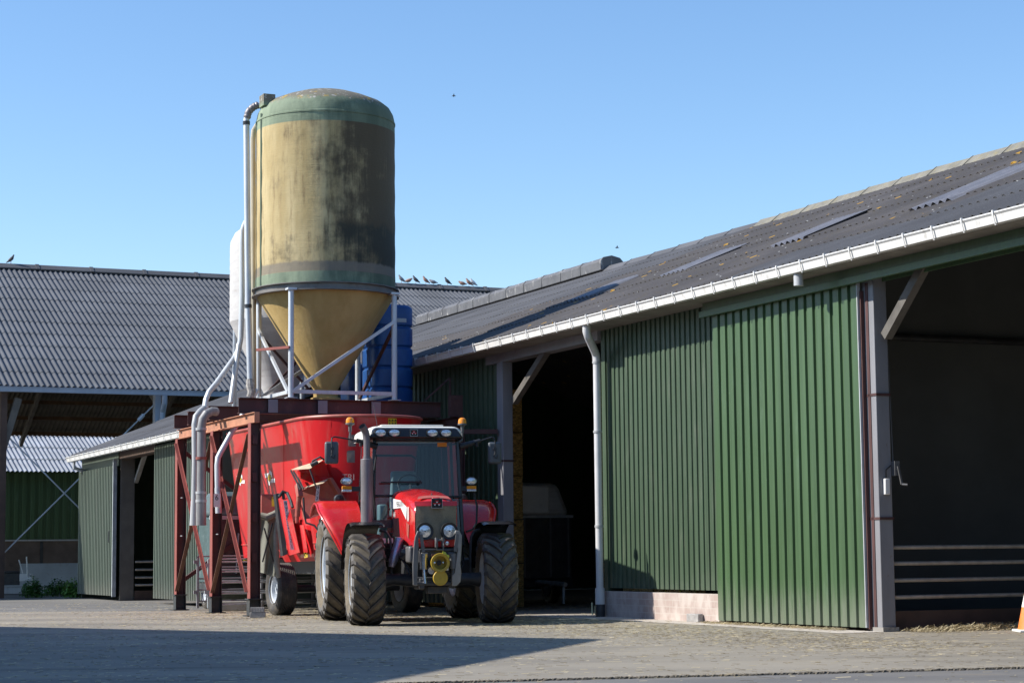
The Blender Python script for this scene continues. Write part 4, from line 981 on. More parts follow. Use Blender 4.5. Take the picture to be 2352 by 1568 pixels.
# front linkage
lk = MB().box(-.30,.30,-.97,-.80,.98,1.17); lk.box(-.34,.34,-.9,-.55,.62,.76); lk.box(-.30,.30,-.99,-.955,1.15,1.2); lko = lk.build('front_linkage', IRON, trc, bevel=.015)
AL = [(-.045,0),(.02,0),(.035,.3),(.045,.62),(.04,.72),(.075,.82),(.03,.84),(-.01,.74),(-.03,.6),(-.05,.3)]
MB().prism([(x-.37,z+.64) for x, z in AL], (0,-1.08,0), (1,0,0), (0,0,1), (0,.05,0)).build('linkage_arm', GREYI, trc, bevel=.008)
AR = [(-.10,0),(-.03,0),(.03,.06),(.045,.2),(.03,.35),(.05,.55),(.06,.78),(.02,.85),(-.04,.86),(-.055,.81),(-.02,.80),(-.005,.74),(-.02,.62),(-.01,.55),(-.035,.35),(-.06,.2),(-.10,.16)]
MB().prism([(x+.30,z+.62) for x, z in AR], (0,-1.08,0), (1,0,0), (0,0,1), (0,.05,0)).build('linkage_arm', mat('light_grey_arm', (.25,.24,.225), .5, .1, .12, 5, dirt=(.2,.1,.05), dirt_amt=(.66,.8)), trc, bevel=.008)
for s in (-1,1):
    cy = MB().tube([(s*.235,-1.0,1.12),(s*.235,-1.0,.88)],.065,16).tube([(s*.235,-1.0,.88),(s*.22,-1.02,.66)],.03,10); cy.build('hydraulic_cylinder', GREYI if s > 0 else CHROME, trc)
    MB().bar((s*.29,-1.07,1.42),(s*.25,-1.07,1.15),.03,.05).build('link_bracket', GREYI, trc)
MB().tube([(-.34,-.98,.66),(.26,-.98,.66)],.035,12).build('cross_tube', IRON, trc)
MB().tube([(-.05,-1.04,1.36),(-.05,-1.08,1.3),(-.04,-1.08,1.18),(.06,-1.08,1.18),(.07,-1.08,1.28)],.012,8).box(-.05,-.02,-1.06,-.95,1.22,1.37).box(.05,.08,-1.06,-.95,1.22,1.37).tube([(-.06,-1.02,1.33),(.1,-1.02,1.33)],.018,8).build('top_hitch', GREYI, trc)
pt_ = MB().lathe([(.10,-.02),(.105,-.16),(.145,-.17),(.15,-.16),(.135,-.02),(.12,0)], c=(0,-.99,.98), axis='y', n=32).lathe([(.11,-.03),(.001,-.03)], c=(0,-.99,.98), axis='y', n=24)
pto = pt_.build('shaft_guard', YELLOW, trc, smooth=40)
MB().lathe([(.04,-.032),(.04,-.06),(.001,-.06)], c=(0,-.99,.98), axis='y', n=16).build('shaft_stub', BLACK, pto)
for s in (-1,1): MB().lathe([(.016,-.03),(.016,-.05),(.001,-.052)], c=(s*.07,-.99,.98), axis='y', n=10).build('bolt', CHROME, pto)
MB().lathe([(.001,-.02),(.11,-.018),(.118,-.008),(.118,.006),(.001,.008)], c=(.005,-1.12,.745), axis='y', n=32).build('guard_lid', YELLOW, pto, smooth=40)
MB().lathe([(.05,0),(.055,-.03),(.035,-.03),(.035,-.01),(.001,-.01)], c=(-.12,-1.02,.86), axis='y', n=20).build('trailer_socket', CHROME, trc)
for x_, z_ in ((.08,1.12),(.13,1.075)): MB().lathe([(.001,-.02),(.026,-.018),(.03,0),(.02,.02)], c=(x_,-1.06,z_), axis='y', n=14).box(x_-.03,x_-.015,-1.075,-1.055,z_+.01,z_+.045).build('hose_cap', YELLOWB, trc)
MB().box(.09,.15,-1.03,-1.02,.86,.90).build('label', WHITE, trc)
for (x_, z0_) in ((-.12,.5),(.12,.5)): MB().tube([(x_,-.5,z0_),(x_,-.5,.72)],.05,10).build('pulley', IRON, trc)
MB().box(-.27,-.16,-1.0,-.96,1.02,1.14).box(.16,.27,-1.0,-.96,1.02,1.14).box(-.08,.08,-.98,-.94,1.04,1.12).build('plate', GREYI, lko, bevel=.01)
for x_ in (-.21,-.09,.2): MB().lathe([(.03,0),(.03,-.03),(.001,-.032)], c=(x_,-1.0,1.09), axis='y', n=10).build('pin', RUST_SHADE, lko)
MB().box(-.16,.16,-.9,-.7,.5,.62).box(-.30,-.22,-1.0,-.9,.58,.74).box(.18,.26,-1.0,-.9,.58,.74).build('lower_casting', IRON, lko, bevel=.015)
hz_ = MB()
for k_, (xa, xb) in enumerate(((-.14,-.2),(-.1,.02),(.16,.12),(.12,.2))): hz_.tube([(xa,-.98,1.02),(xa-.02,-1.02,.9),(xb,-.98,.78),(xb,-.9,.7)],.012,6)
hz_.build('hose', BLACK, lko)
# hoses and mesh sleeve on the left side of the hood
sl_ = MB().tube([(-.50,.0,1.36),(-.56,-.05,1.2),(-.63,-.1,1.02),(-.66,-.1,.92)],[.07,.08,.075,.05],14); sl_.build('mesh_sleeve', mat('perforated_chrome_sleeve', (.35,.33,.42), .3, .7, .3, 60, bmp=.5, bsc=90), trc)
MB().lathe([(.001,-.06),(.09,-.04),(.1,0),(.09,.1)], c=(-.47,-.35,1.12), axis='y', n=20).build('filter', BLACKG, trc)
hs_ = MB()
for k in range(6):
    rr = random.Random(k); hs_.tube([(-.45-.05*k*.5,-.3+.1*k,1.15),(-.42+rr.uniform(-.08,.05),-.35,.95),(-.35+rr.uniform(-.08,.05),-.4,.8)],.013,6); hs_.tube([(.45+.03*k*.5,-.2+.1*k,1.15),(.42+rr.uniform(-.05,.08),-.3,.95),(.35,-.4,.8)],.013,6)
hs_.build('hydraulic_hoses', BLACK, trc)
# front mudguards
for s in (-1,1):
    gd = MB()
    def gf(a, b, k=0):
        th = R_(70+a*100); rr = .90+k
        edge = abs(2*b-1); x = s*1.07+s*(-.27+.54*b); drop = .02*max(0,(edge-.85)/.15)**2
        return (x, -math.cos(th)*(rr-drop), .725+math.sin(th)*(rr-drop))
    gd.grid(lambda a, b: gf(a, b), 14, 10); gd.grid(lambda a, b: gf(a, b, .012), 14, 10)
    gdo = gd.build('front_mudguard', BLACKG, trc, smooth=50)
    MB().tube([(s*.82,.1,1.5),(s*.72,.05,1.48),(s*.66,.02,1.38),(s*.64,0,1.1),(s*.64,0,.8)],.022,8).build('guard_stay', IRON, gdo)
# rear fenders
for s in (-1,1):
    fd = MB()
    def ff(a, b, k=0):
        th = R_(8+a*118); rr = 1.10+k
        xo = 1.54 if a > .45 else 1.54-(.36*(1-a/.45)**1.4)
        xi = .84 if a > .3 else .84+.18*(1-a/.3)
        x = xi+(xo-xi)*b; dr_ = .05*max(0,(b-.85)/.15)**2
        rr2 = rr-dr_
        return (s*x, 2.78-math.cos(th)*rr2*1.0, .95+math.sin(th)*rr2)
    fd.grid(lambda a, b: ff(a, b), 26, 14); fd.grid(lambda a, b: ff(a, b, -.012), 26, 14)
    fd.grid(lambda a, b: Vector(ff(a, 1))+Vector((0,0,0))*(b), 2, 1)
    # rolled outer lip
    lipp = [Vector(ff(k/30, 1))+Vector((0,0,0)) for k in range(31)]
    fd.tube(lipp,.022,8); fd.tube([Vector(ff(0,k/8)) for k in range(9)],.014,8)
    fdo = fd.build('rear_fender', TRED, trc, smooth=50)
    iq = MB(); 
    iq.grid(lambda a, b: (s*.84, 2.78-math.cos(R_(40+a*100))*(1.09*b), .95+math.sin(R_(40+a*100))*(1.09*b)), 14, 3); iq.build('fender_side', TRED, trc, smooth=50)
    MB().lathe([(.001,-.07),(.07,-.05),(.09,0),(.06,.05)], c=(s*1.1,2.95,2.08), axis='y', n=16).build('fender_lamp', BLACK, fdo)
# cab
cb = MB()
PB = [(-.76,1.02,1.25),(.76,1.02,1.25),(.78,2.55,1.25),(-.78,2.55,1.25)]; PTp = [(-.70,1.16,3.02),(.70,1.16,3.02),(.70,2.5,3.02),(-.70,2.5,3.02)]
cabf = MB()
for a, b in zip(PB, PTp): cabf.bar(a, b, .075, .06)
for i in range(4): cabf.bar(PB[i], PB[(i+1)%4], .06, .07); cabf.bar(PTp[i], PTp[(i+1)%4], .06, .06)
cabf.bar((-.79,1.85,1.25),(-.72,1.85,3.02),.05,.05); cabf.bar((.79,1.85,1.25),(.72,1.85,3.02),.05,.05)
cabf.bar((-.76,1.03,2.08-.0),(-.35,1.06,2.08),.035,.04); cabf.bar((.76,1.03,2.06),(.35,1.06,2.06),.035,.04)
cabf.box(-.78,.78,1.0,2.6,1.0,1.22); cabf.build('cab_frame', BLACKG, trc, bevel=.01)
gl = MB().quad((-.74,1.015,1.28),(.74,1.015,1.28),(.685,1.145,3.0),(-.685,1.145,3.0)); gl.build('windscreen', GLASS, trc, smooth=0)
for s in (-1,1): MB().quad((s*.78,1.04,1.28),(s*.80,2.53,1.28),(s*.725,2.5,3.0),(s*.715,1.18,3.0)).build('side_window', GLASS, trc, smooth=0)
MB().quad((-.74,2.57,1.5),(.74,2.57,1.5),(.69,2.53,3.0),(-.69,2.53,3.0)).build('rear_window', GLASS, trc, smooth=0)
# interior
si = MB().box(-.26,.26,1.95,2.4,1.75,1.9); si.hexa([(-.26,2.3,1.88),(.26,2.3,1.88),(.26,2.42,1.88),(-.26,2.42,1.88),(-.22,2.42,2.55),(.22,2.42,2.55),(.22,2.52,2.55),(-.22,2.52,2.55)]); si.box(-.2,.2,2.0,2.35,1.25,1.75); si.build('seat', GREYC, trc, bevel=.04)
ds = MB(); 
ds.grid(lambda a, b: (-.30*math.cos(math.pi*a)*(1-.12*b)+.03, 1.18+.25*b, 1.30+(.95*math.sin(math.pi*a)**.6)*(1-.05*b)), 20, 4)
ds.box(-.26,.30,1.2,1.4,1.25,2.0); ds.build('dashboard', GREYC, trc, smooth=40)
swm = MB(); cc_ = Vector((-.02,1.62,2.28)); ax1 = Vector((1,0,0)); ax2 = Vector((0,.55,.83)).normalized()
swm.tube([cc_+(ax1*math.cos(k*math.pi/16)+ax2*math.sin(k*math.pi/16))*.21 for k in range(33)],.016,8,caps=False); swm.tube([cc_,(-.02,1.42,2.05)],.03,8); swm.bar(cc_-ax1*.2,cc_+ax1*.2,.02,.03); swm.build('steering_wheel', BLACK, trc)
MB().box(-.74,.74,1.04,2.5,1.22,1.28).build('cab_floor', BLACK, trc)
MB().box(-.60,-.45,1.35,1.6,1.28,1.95).box(.45,.7,1.7,2.35,1.28,1.95).build('console', GREYC, trc, bevel=.03)
MB().tube([(-.62,2.5,1.95),(-.62,2.5,2.75),(-.5,2.5,2.82),(.15,2.5,2.82),(.25,2.5,2.75),(.25,2.5,2.1)],.022,8).build('rear_window_frame', BLACK, trc)
MB().box(.36,.52,1.12,1.14,2.90,2.97).build('windscreen_sticker', ORANGE, trc)
wi = MB().bar((-.62,1.0,2.30),(.02,1.0,2.30),.02,.02).bar((-.45,.99,2.305),(.05,.99,2.305),.012,.03).tube([(.04,.98,2.30),(.04,1.03,2.30)],.03,10); wi.build('wiper', BLACK, trc)
# roof
rfm = MB()
def rsec(y, w2, z0, z1, r=.1):
    pts = [(-w2,z0),(-w2,z1-r*1.1)]
    for k in range(1,6):
        a = math.pi/2*k/5; pts.append((-w2+r*1.6*(1-math.cos(a)), z1-r*1.1+r*1.1*math.sin(a)))
    return [Vector((x,y,z)) for x, z in pts]+[Vector((-x,y,z)) for x, z in reversed(pts)]
S = [rsec(.93,.74,3.10,3.205,.06), rsec(.97,.78,3.05,3.225), rsec(1.1,.80,3.03,3.235), rsec(2.5,.81,3.03,3.235), rsec(2.75,.78,3.05,3.2), rsec(2.82,.7,3.08,3.16,.05)]
m1 = len(S[0]); rfm.v = [p for s in S for p in s]
for i in range(len(S)-1):
    for j in range(m1): rfm.f.append((i*m1+j, i*m1+(j+1)%m1, (i+1)*m1+(j+1)%m1, (i+1)*m1+j)); rfm.m.append(0)
rfm.f.append(tuple(range(m1))); rfm.m.append(0); rfm.f.append(tuple((len(S)-1)*m1+j for j in range(m1))); rfm.m.append(0)
rfo = rfm.build('cab_roof', CREAM, trc, smooth=40)
MB().box(-.56,.50,1.1,2.3,3.235,3.265).build('roof_hatch', CREAM, rfo, bevel=.012)
vs = MB().hexa([(-.80,.86,3.03),(.80,.86,3.03),(.80,1.12,3.0),(-.80,1.12,3.0),(-.68,.90,3.195),(.68,.90,3.195),(.70,1.0,3.195),(-.70,1.0,3.195)]); vso = vs.build('roof_visor', BLACKG, trc, bevel=.03)
for x_ in (-.60,-.37,.27,.50):
    n3 = 24; lm = MB()
    lm.lathe([(.075,-.02),(.088,-.022),(.09,.0),(.085,.02)], axis='y', n=n3); 
    for vv in lm.v: vv.x *= 1.18; vv.z *= .78
    for vv in lm.v: vv += Vector((x_,.862,3.115))
    lo = lm.build('roof_light', BLACK, vso)
    l2 = MB().lathe([(.001,-.028),(.04,-.026),(.075,-.014)], axis='y', n=n3)
    for vv in l2.v: vv.x *= 1.18; vv.z *= .78
    for vv in l2.v: vv += Vector((x_,.862,3.115))
    l2.build('lens', LENS, lo)
    MB().lathe([(.022,-.032),(.022,-.02)], c=(x_,.862,3.115), axis='y', n=12).build('bulb', IRON, lo)
emblem(vso, (-.045,.855,3.115), .062)
# beacons
for s, x_ in ((-1,-1.02),(1,.90)):
    bm2 = MB().tube([(s*.76,1.5,3.03),(x_-s*.06,1.5,3.0),(x_-s*.01,1.5,3.03),(x_,1.5,3.1),(x_,1.5,3.2)],.018,10).tube([(x_,1.5,3.17),(x_,1.5,3.27),(x_,1.5,3.29)],[.028,.032,.065],14).tube([(x_,1.5,3.29),(x_,1.5,3.315)],.078,16)
    bo = bm2.build('beacon', GREYI, trc)
    MB().lathe([(.072,3.315),(.07,3.36),(.06,3.39),(.035,3.41),(.001,3.415)], c=(x_,1.5,0), n=20).build('beacon_lens', ORANGE, bo)
# exhaust
ex = MB().tube([(-.91,.86,1.62),(-.91,.86,2.68)],.103,20); exo = ex.build('exhaust', EXH, trc, bevel=.01)
MB().tube([(-.91,.86,2.68),(-.91,.86,2.98),(-.915,.86,3.06),(-.935,.85,3.13),(-.975,.82,3.19),(-1.0,.80,3.22)],[.056,.056,.057,.06,.06,.062],16,caps=False).tube([(-.91,.86,2.68),(-.91,.86,2.72)],.066,16).build('stack_pipe', EXH, exo)
q3 = Vector((-.975,.82,3.19)); MB().lathe([(.05,0),(.001,-.0)], c=(-.985,.81,3.2), axis='y', n=14).build('pipe_mouth', BLACK, exo)
MB().box(-.88,-.5,.8,.95,1.55,1.68).build('exhaust_mount', IRON, exo)
MB().tube([(-.72,1.06,1.5),(-.76,1.0,1.9),(-.79,1.0,2.35),(-.72,1.1,2.75)],.016,8).build('handrail', BLACK, trc)
MB().tube([(.95,1.2,2.18),(1.0,1.18,1.9),(.98,1.15,1.62),(.92,1.15,1.52),(.80,1.1,1.48)],.018,8).build('handrail', BLACK, trc)
# mirrors
for s, xm in ((-1,-1.46),(1,1.285)):
    am = MB().tube([(s*.70,1.12,2.90),(s*1.05,1.1,3.0)],[.055,.035],12).tube([(s*1.05,1.1,3.0),(xm*.97,1.08,3.06),(xm,1.08,3.04),(xm+s*.01,1.06,2.95),(xm+s*.01,1.03,2.78)],.013,8)
    mo = am.build('mirror_arm', BLACK, trc)
    mm_ = MB().box(xm-.11 if s > 0 else xm-.12, xm+.12 if s > 0 else xm+.11,1.05,1.12,2.61,2.98); mm_.build('mirror', mat('dark_grey_mirror_back', (.075,.085,.095), .4) if s < 0 else bpy.data.materials['dark_grey_mirror_back'], mo, bevel=.035)
    MB().tube([(xm,1.03,2.86),(xm,1.03,2.80),(xm-.02,1.03,2.74),(xm+.03,1.03,2.70),(xm+.05,1.03,2.76)],.008,6).tube([(xm,1.02,2.86),(xm,1.06,2.86)],.03,10).build('mirror_clamp', IRON, mo)
    MB().tube([(s*.98,1.05,2.96),(s*.98,1.05,2.90)],.03,8).build('arm_knob', BLACK, mo)
# front corner lamps with indicators
for s, xl in ((-1,-1.17),(1,.93)):
    b0_ = MB().box(min(s*.76,xl+s*.02),max(s*.76,xl+s*.02),1.14,1.2,2.16,2.24); bo = b0_.build('lamp_bracket', IRON, trc, bevel=.008)
    MB().box(xl-.08,xl+.08,1.08,1.16,2.19,2.245).build('indicator', ORANGE, bo, bevel=.006)
    MB().box(xl-.08,xl+.08,1.08,1.16,2.15,2.188).build('side_lamp', LENS, bo, bevel=.006)
    ll = MB().lathe([(.08,-.03),(.095,-.03),(.1,0),(.08,.07),(.04,.1)], axis='y', n=20)
    for vv in ll.v: vv.z *= .68
    for vv in ll.v: vv += Vector((xl,1.12,2.325))
    lo = ll.build('work_light', GREYI, bo)
    l2 = MB().lathe([(.001,-.04),(.05,-.037),(.082,-.028)], axis='y', n=20)
    for vv in l2.v: vv.z *= .68
    for vv in l2.v: vv += Vector((xl,1.12,2.325))
    l2.build('lens', LENS, lo)
# steps and tank on the left
MB().tube([(-1.0,1.35,1.25),(-1.02,1.3,.95),(-1.0,1.25,.7)],[.09,.085,.03],12).build('air_tank', mat('blue_grey_tank', (.13,.17,.22), .35, .3, .2, 30, bmp=.3), trc)
for z_ in (.5,.8,1.05): MB().box(-1.02,-.72,1.15,1.45,z_,z_+.03).build('step', IRON, trc)
MB().box(-.98,-.6,1.1,2.2,.55,1.0).build('fuel_tank', BLACK, trc, bevel=.04)
MB().box(.6,.95,1.1,2.2,.55,1.05).build('battery_box', BLACK, trc, bevel=.04)
MB().box(-.60,-.52,.6,.61,1.3,1.38).box(-.72,-.64,.6,.61,1.3,1.38).build('reflector', WHITE, trc)
MB().tube([(-.55,1.5,3.2),(-.62,1.5,3.62)],.005,5).build('aerial', GREYI, trc)
MB().box(-.35,.35,2.9,3.35,.8,1.5).tube([(-.4,3.4,.9),(-.4,3.9,.75)],.04,8).tube([(.4,3.4,.9),(.4,3.9,.75)],.04,8).build('rear_hitch', IRON, trc, bevel=.02)

for o in [x for x in bpy.data.objects if x.parent == trc]:
    k = o.name.split('.')[0]
    if k in ('cab_roof','roof_visor','beacon','aerial'): o.location.x = -.08
    elif k in ('cab_frame','windscreen','side_window','rear_window','seat','dashboard','steering_wheel','cab_floor','console','rear_window_frame','windscreen_sticker','wiper','lamp_bracket'): o.location.x = -.04
    elif k in ('hood','grille','nose_panel','nose_badge_mount','dusty_hood_panel','hood_fin','bumper','bolt','badge_plate','badge_frame','badge_triangles','headlight','white_stripe','maker_name','type_number','side_vent','side_panel_patch','front_casting','front_linkage','linkage_arm','hydraulic_cylinder','link_bracket','cross_tube','top_hitch','shaft_guard','trailer_socket','hose_cap','label','chassis'): o.location.x = -.06
# ------------------------------------------------------------ feed mixer wagon
MV, MT = -3.1, 14.45
mix = farm('feed_mixer_wagon', MV, MT, 0, 'tall red feed mixer wagon hitched behind the tractor', 'mixer wagon')
HSL = 2.25
def tr(z): return .86+.34*(z-1.08)/2.58
def stad(r, n=48):
    P = []
    for j in range(n):
        a = 2*math.pi*j/n; P.append((r*math.cos(a), r*math.sin(a)+(HSL if math.sin(a) >= 0 else -HSL)))
    return P
tub = MB(); zs = [1.08,1.12,1.6,2.1,2.6,3.1,3.5,3.6,3.66]; n = 64
P_ = []
for k in range(n+1):
    a = math.pi*k/n; P_.append(a)
def ring_at(z, off=0):
    r_ = tr(z)+off; pts = []
    for k in range(33): a = math.pi*k/32; pts.append((r_*math.cos(a), HSL+r_*math.sin(a), z))
    for k in range(33): a = math.pi+math.pi*k/32; pts.append((r_*math.cos(a), -HSL+r_*math.sin(a), z))
    return pts
allr = [ring_at(z) for z in zs]+[ring_at(3.66,-.03),ring_at(3.0,-.05),ring_at(1.2,-.05)]
mm = len(allr[0]); tub.v = [Vector(p) for r_ in allr for p in r_]
for i in range(len(allr)-1):
    for j in range(mm): tub.f.append((i*mm+j, i*mm+(j+1)%mm, (i+1)*mm+(j+1)%mm, (i+1)*mm+j)); tub.m.append(0)
tub.f.append(tuple(range(mm))); tub.m.append(0)
tubo = tub.build('tub', MRED, mix, smooth=40)
rr_ = MB(); R1 = [Vector(p) for p in ring_at(3.66,.005)]; R1.append(R1[0]); rr_.tube(R1,.03,8,caps=False); rr_.build('tub_rim', DRED, tubo)
R2 = [Vector(p) for p in ring_at(1.35,.0)]; R2.append(R2[0]); MB().tube(R2,.02,6,caps=False).build('lower_seam', MRED, tubo)
# feed inside
MB().grid(lambda a, b: ((-1.1+2.2*a)*.8, (-3+6*b), 2.9+.25*math.sin(a*9)*math.sin(b*7)), 16, 24).build('feed', HAY, mix)
MB().box(-.5,.5,-3.2,3.0,.75,1.07).build('chassis', IRON, mix, bevel=.02)
MB().bar((-.1,-3.1,.9),(.3,-4.2,.75),.18,.14).build('drawbar', IRON, mix)
for s in (-1,1): wheel(mix, s*1.27, -1.5, .49, .38, .26, 0, s, ribs=True, dish=.02)
MB().tube([(-1.1,-1.5,.49),(1.1,-1.5,.49)],.07,10).build('axle', IRON, mix)
def ML(x, y, Y):
    Y += 1.3-.8*min(1, max(0, (x-660)/40))
    p = toF(at(x, y, Y)); return Vector((p.x-MV, p.y-MT, p.z))
def hit(x, y, off=.006):
    """where the sight line meets the tub wall"""
    d = ray(x, y); k = 33/d.y; st = .01/d.y
    for i in range(900):
        p = toF(EYE+d*k); l = Vector((p.x-MV, p.y-MT, p.z)); yy = abs(l.y)-HSL; sg = math.copysign(1, l.y)
        dist = math.hypot(l.x, max(0, yy))
        if dist < tr(l.z):
            nn = Vector((l.x, max(0, yy)*sg, 0)).normalized(); return l+nn*off, nn
        k += st
    return l, Vector((-1,0,0))
def decal(poly, m, par=None, off=.008, name='decal'):
    # fill by fan of small quads
    P = [hit(x, y, off)[0] for x, y in poly]; o = MB(); o.quad(*P); return o.build(name, m, par or tubo, smooth=0)
def tdecal(txt, size, x, y, m, off=.012, sx=1.0, name='lettering'):
    p, nn = hit(x, y, off); ax = Vector((0,0,1)).cross(nn).normalized()
    ax = -ax if ax.dot(Vector((1,-.3,0))) < 0 else ax
    return text_mb(txt, size, p, ax, Vector((0,0,1)), sx=sx).build(name, m, tubo, smooth=0)
for (cx, cy, k) in ((620.5,1097,1.0),(553.5,1101,.8)):
    sx_ = k*.85
    def q(pts): return [(cx+a*sx_, cy+b*k) for a, b in pts]
    if cx < 600: pass
    decal(q([(-14,-10),(-3,-11),(-6,-1),(-12,0)]), WHITE); decal(q([(2,2),(14,1),(14,11),(1,11)]), WHITE)
    decal(q([(-3,-11),(0,-18),(5,-14),(6,-8),(6,0),(2,-6)]), WHITE); decal(q([(-6,-1),(-2,6),(1,11),(0,18),(-4,14),(-6,6)]), WHITE)
    decal(q([(-3,-6),(0,-9),(3,-6),(4,0),(3,6),(0,9),(-3,6),(-4,0)]), STICK, off=.014)
for sx0 in (652, 760, 900):
    pts_ = [hit(sx0, yy, .003)[0] for yy in range(964, 1270, 12)]
    MB().tube(pts_, .006, 5).build('weld_seam', MRED, tubo)
tdecal('TRI', .16, 801, 1096, mat('pale_lettering', (.45,.28,.26), .5), off=.02)
decal([(891,960.5),(910,960.5),(910,976),(891,976)], STICK, off=.012)
for kx in (894,900.5,907): decal([(kx-2.6,967),(kx+2.6,967),(kx,962)], DARKD, off=.018)
for kx in (894,900.5,907): decal([(kx-1,974),(kx+1,974),(kx+1,969.5),(kx-1,969.5)], DARKD, off=.018)
for (x0,y0,x1,y1) in ((800,998,817,1025),(797,1034,815,1062)): decal([(x0+2,y0),(x1,y0),(x1,y1),(x0+2,y1),(x0,y1-3),(x0,y0+3)], mat('dusty_inspection_pane', (.22,.18,.15), .5) if 'dusty_inspection_pane' not in bpy.data.materials else bpy.data.materials['dusty_inspection_pane'], off=.015, name='inspection_pane')
# scale strips
def strip(x0, y0, x1, y1, wpx, nums, Y, par):
    a = ML(x0, y0, Y); b = ML(x1, y1, Y); d = (b-a); ax = Vector((wpx/FOC*Y,0,0)); nrm = Vector((.02,-1,0)).normalized()
    s = MB().quad(a-ax/2, a+ax/2, b+ax/2, b-ax/2); so_ = s.build('scale_strip', WHITE, par, smooth=0, fix=False)
    tmb = MB(); n_ = len(nums)
    for i, c_ in enumerate(nums):
        p = a+d*((i+.5)/n_)+nrm*.004; text_mb(c_, d.length/n_*.85, p, (1,0,0), -d, tmb)
        q_ = a+d*((i+1)/n_)+nrm*.003
        if i < n_-1: tmb.quad(q_-ax/2, q_+ax/2, q_+ax/2+d*.006, q_-ax/2+d*.006)
    tmb.build('scale_numbers', DARKD, par, smooth=0, fix=False)
# leaning red guide board with its strip
YS = 35.5
gb = MB(); 
Pq = [(641,1144),(662,1143),(689,1268),(668,1275)]
front = [ML(x,y,YS) for x,y in Pq]; back = [p+Vector((0,.12,0)) for p in front]
gb.hexa([*front, *back]); gbo = gb.build('side_board', MRED, mix, bevel=.006)
strip(655,1149,671.5,1262,9, '87654321', YS-.13, gbo)
tt2 = MB(); Pq = [(633,1134),(641,1132),(660,1272),(650,1276)]; f_ = [ML(x,y,YS+.05) for x,y in Pq]; tt2.hexa([*f_, *[p+Vector((0,.15,0)) for p in f_]]); tt2.build('board_frame', IRON, mix)
MB().tube([ML(641,1140,YS-.02),ML(650,1128,YS-.02),ML(660,1132,YS-.02),ML(668,1150,YS-.02),ML(672,1165,YS-.02)],.03,8).tube([ML(650,1132,YS),ML(652,1148,YS)],.03,8).build('pivot', IRON, mix)
# canvas flap with folds and top roll
def cv(a, b):
    x = 598+38*a-(6*b*a); y = 1186+128*b+10*a*b; w_ = .05*math.sin(a*9+b*3)*(.4+b)
    p = ML(x, y, 36.4); return p+Vector((0,w_-.02,0))
MB().grid(cv, 16, 16).build('canvas_flap', CANVAS, mix, smooth=60)
MB().tube([ML(598,1183,36.3),ML(615,1188,36.3),ML(630,1180,36.3),ML(637,1172,36.35),ML(640,1140,36.4)],[.06,.075,.06,.045,.02],10).build('canvas_roll', CANVAS, mix)
MB().tube([ML(640,1160,36.25),ML(634,1230,36.25),ML(636,1300,36.2),ML(641,1326,36.2)],[.03,.05,.06,.04],10).build('canvas_fold', CANVAS, mix)
for a, b in (((607,1212),(628,1290)),((626,1200),(603,1290))): MB().bar(ML(*a,36.2),ML(*b,36.2),.02,.035,(0,1,0)).build('flap_strap', DARKD, mix)
Pq = [(600,1134),(635,1134),(632,1182),(600,1182)]; f_ = [ML(x,y,36.75) for x,y in Pq]; MB().hexa([*f_, *[p+Vector((0,.3,0)) for p in f_]]).build('side_hatch', DRED, mix, bevel=.01)
Pq = [(624,1140),(631,1140),(630,1162),(624,1162)]; MB().quad(*[ML(x,y,36.72) for x,y in Pq]).build('warning_label', STICK, mix, smooth=0)
# discharge chute: open trough of plates
def pl(P1, thick, m, name, Y=35.9, dY=0):
    f_ = [ML(x,y,Y+d_) for x,y,d_ in P1]; MB().hexa([*f_, *[p+Vector((0,thick,0)) for p in f_]]).build(name, m, mix)
pl([(682,1082,.25),(744,1056,.35),(760,1098,.35),(700,1122,.25)], .03, MRED, 'chute_back')
pl([(666,1079,-.25),(712,1076,-.2),(746,1053,.3),(684,1072,.3)], .015, DUST, 'chute_top_flange')
pl([(682,1125,-.25),(742,1109,-.2),(760,1096,.3),(704,1118,.3)], .015, DUST, 'chute_lower_flange')
for a, b in (((668,1080),(690,1124)),((711,1076),(727,1121)),((674,1082),(697,1122))): MB().bar(ML(*a,35.6),ML(*b,35.6),.02,.035,(0,1,0)).build('chute_bar', IRON, mix)
MB().tube([ML(716,1068,35.8),ML(718,1058,35.8),ML(735,1049,35.8),ML(744,1055,35.9)],.018,8).tube([ML(714,1068,35.8),ML(730,1060,35.8)],.04,10).build('chute_motor', IRON, mix)
pl([(690,1127,.1),(760,1098,.2),(795,1160,.3),(700,1195,.1)], .1, DRED, 'chute_apron', Y=35.95)
pl([(757,1098,.0),(764,1096,.0),(797,1150,.0),(790,1156,.0)], .2, mat('brown_red_strut', (.3,.09,.06), .6), 'chute_strut', Y=35.95)
strip(731.5,1113,727.5,1150,8, '432', 35.82, tubo)
# hydraulic arm
MB().bar(ML(684,1112,35.7),ML(689,1142,35.7),.1,.12).build('arm_bracket', DRED, mix, bevel=.01)
hy = MB().tube([ML(687,1138,35.68),ML(683,1185,35.68)],[.05,.05],12).tube([ML(683,1185,35.68),ML(682,1200,35.68)],.035,10); hy.build('hydraulic_ram', DRED, mix)
MB().tube([ML(697,1142,35.6),ML(699,1180,35.6),ML(703,1200,35.6),ML(722,1206,35.55),ML(731,1218,35.5),ML(737,1290,35.5)],.018,8).build('hydraulic_hose', BLACK, mix)
MB().tube([ML(731,1222,35.5),ML(737,1290,35.5)],.03,8).build('hose_guard', IRON, mix)
pl([(676,1195,0),(712,1190,0),(722,1278,0),(694,1280,0)], .12, MRED, 'lower_door', Y=35.75)
pl([(690,1205,-.06),(697,1205,-.06),(707,1268,-.06),(699,1268,-.06)], .05, MRED, 'door_rib', Y=35.75)
pl([(645,1262,0),(735,1262,0),(738,1287,0),(660,1290,0)], .15, MRED, 'lower_sill', Y=35.8)
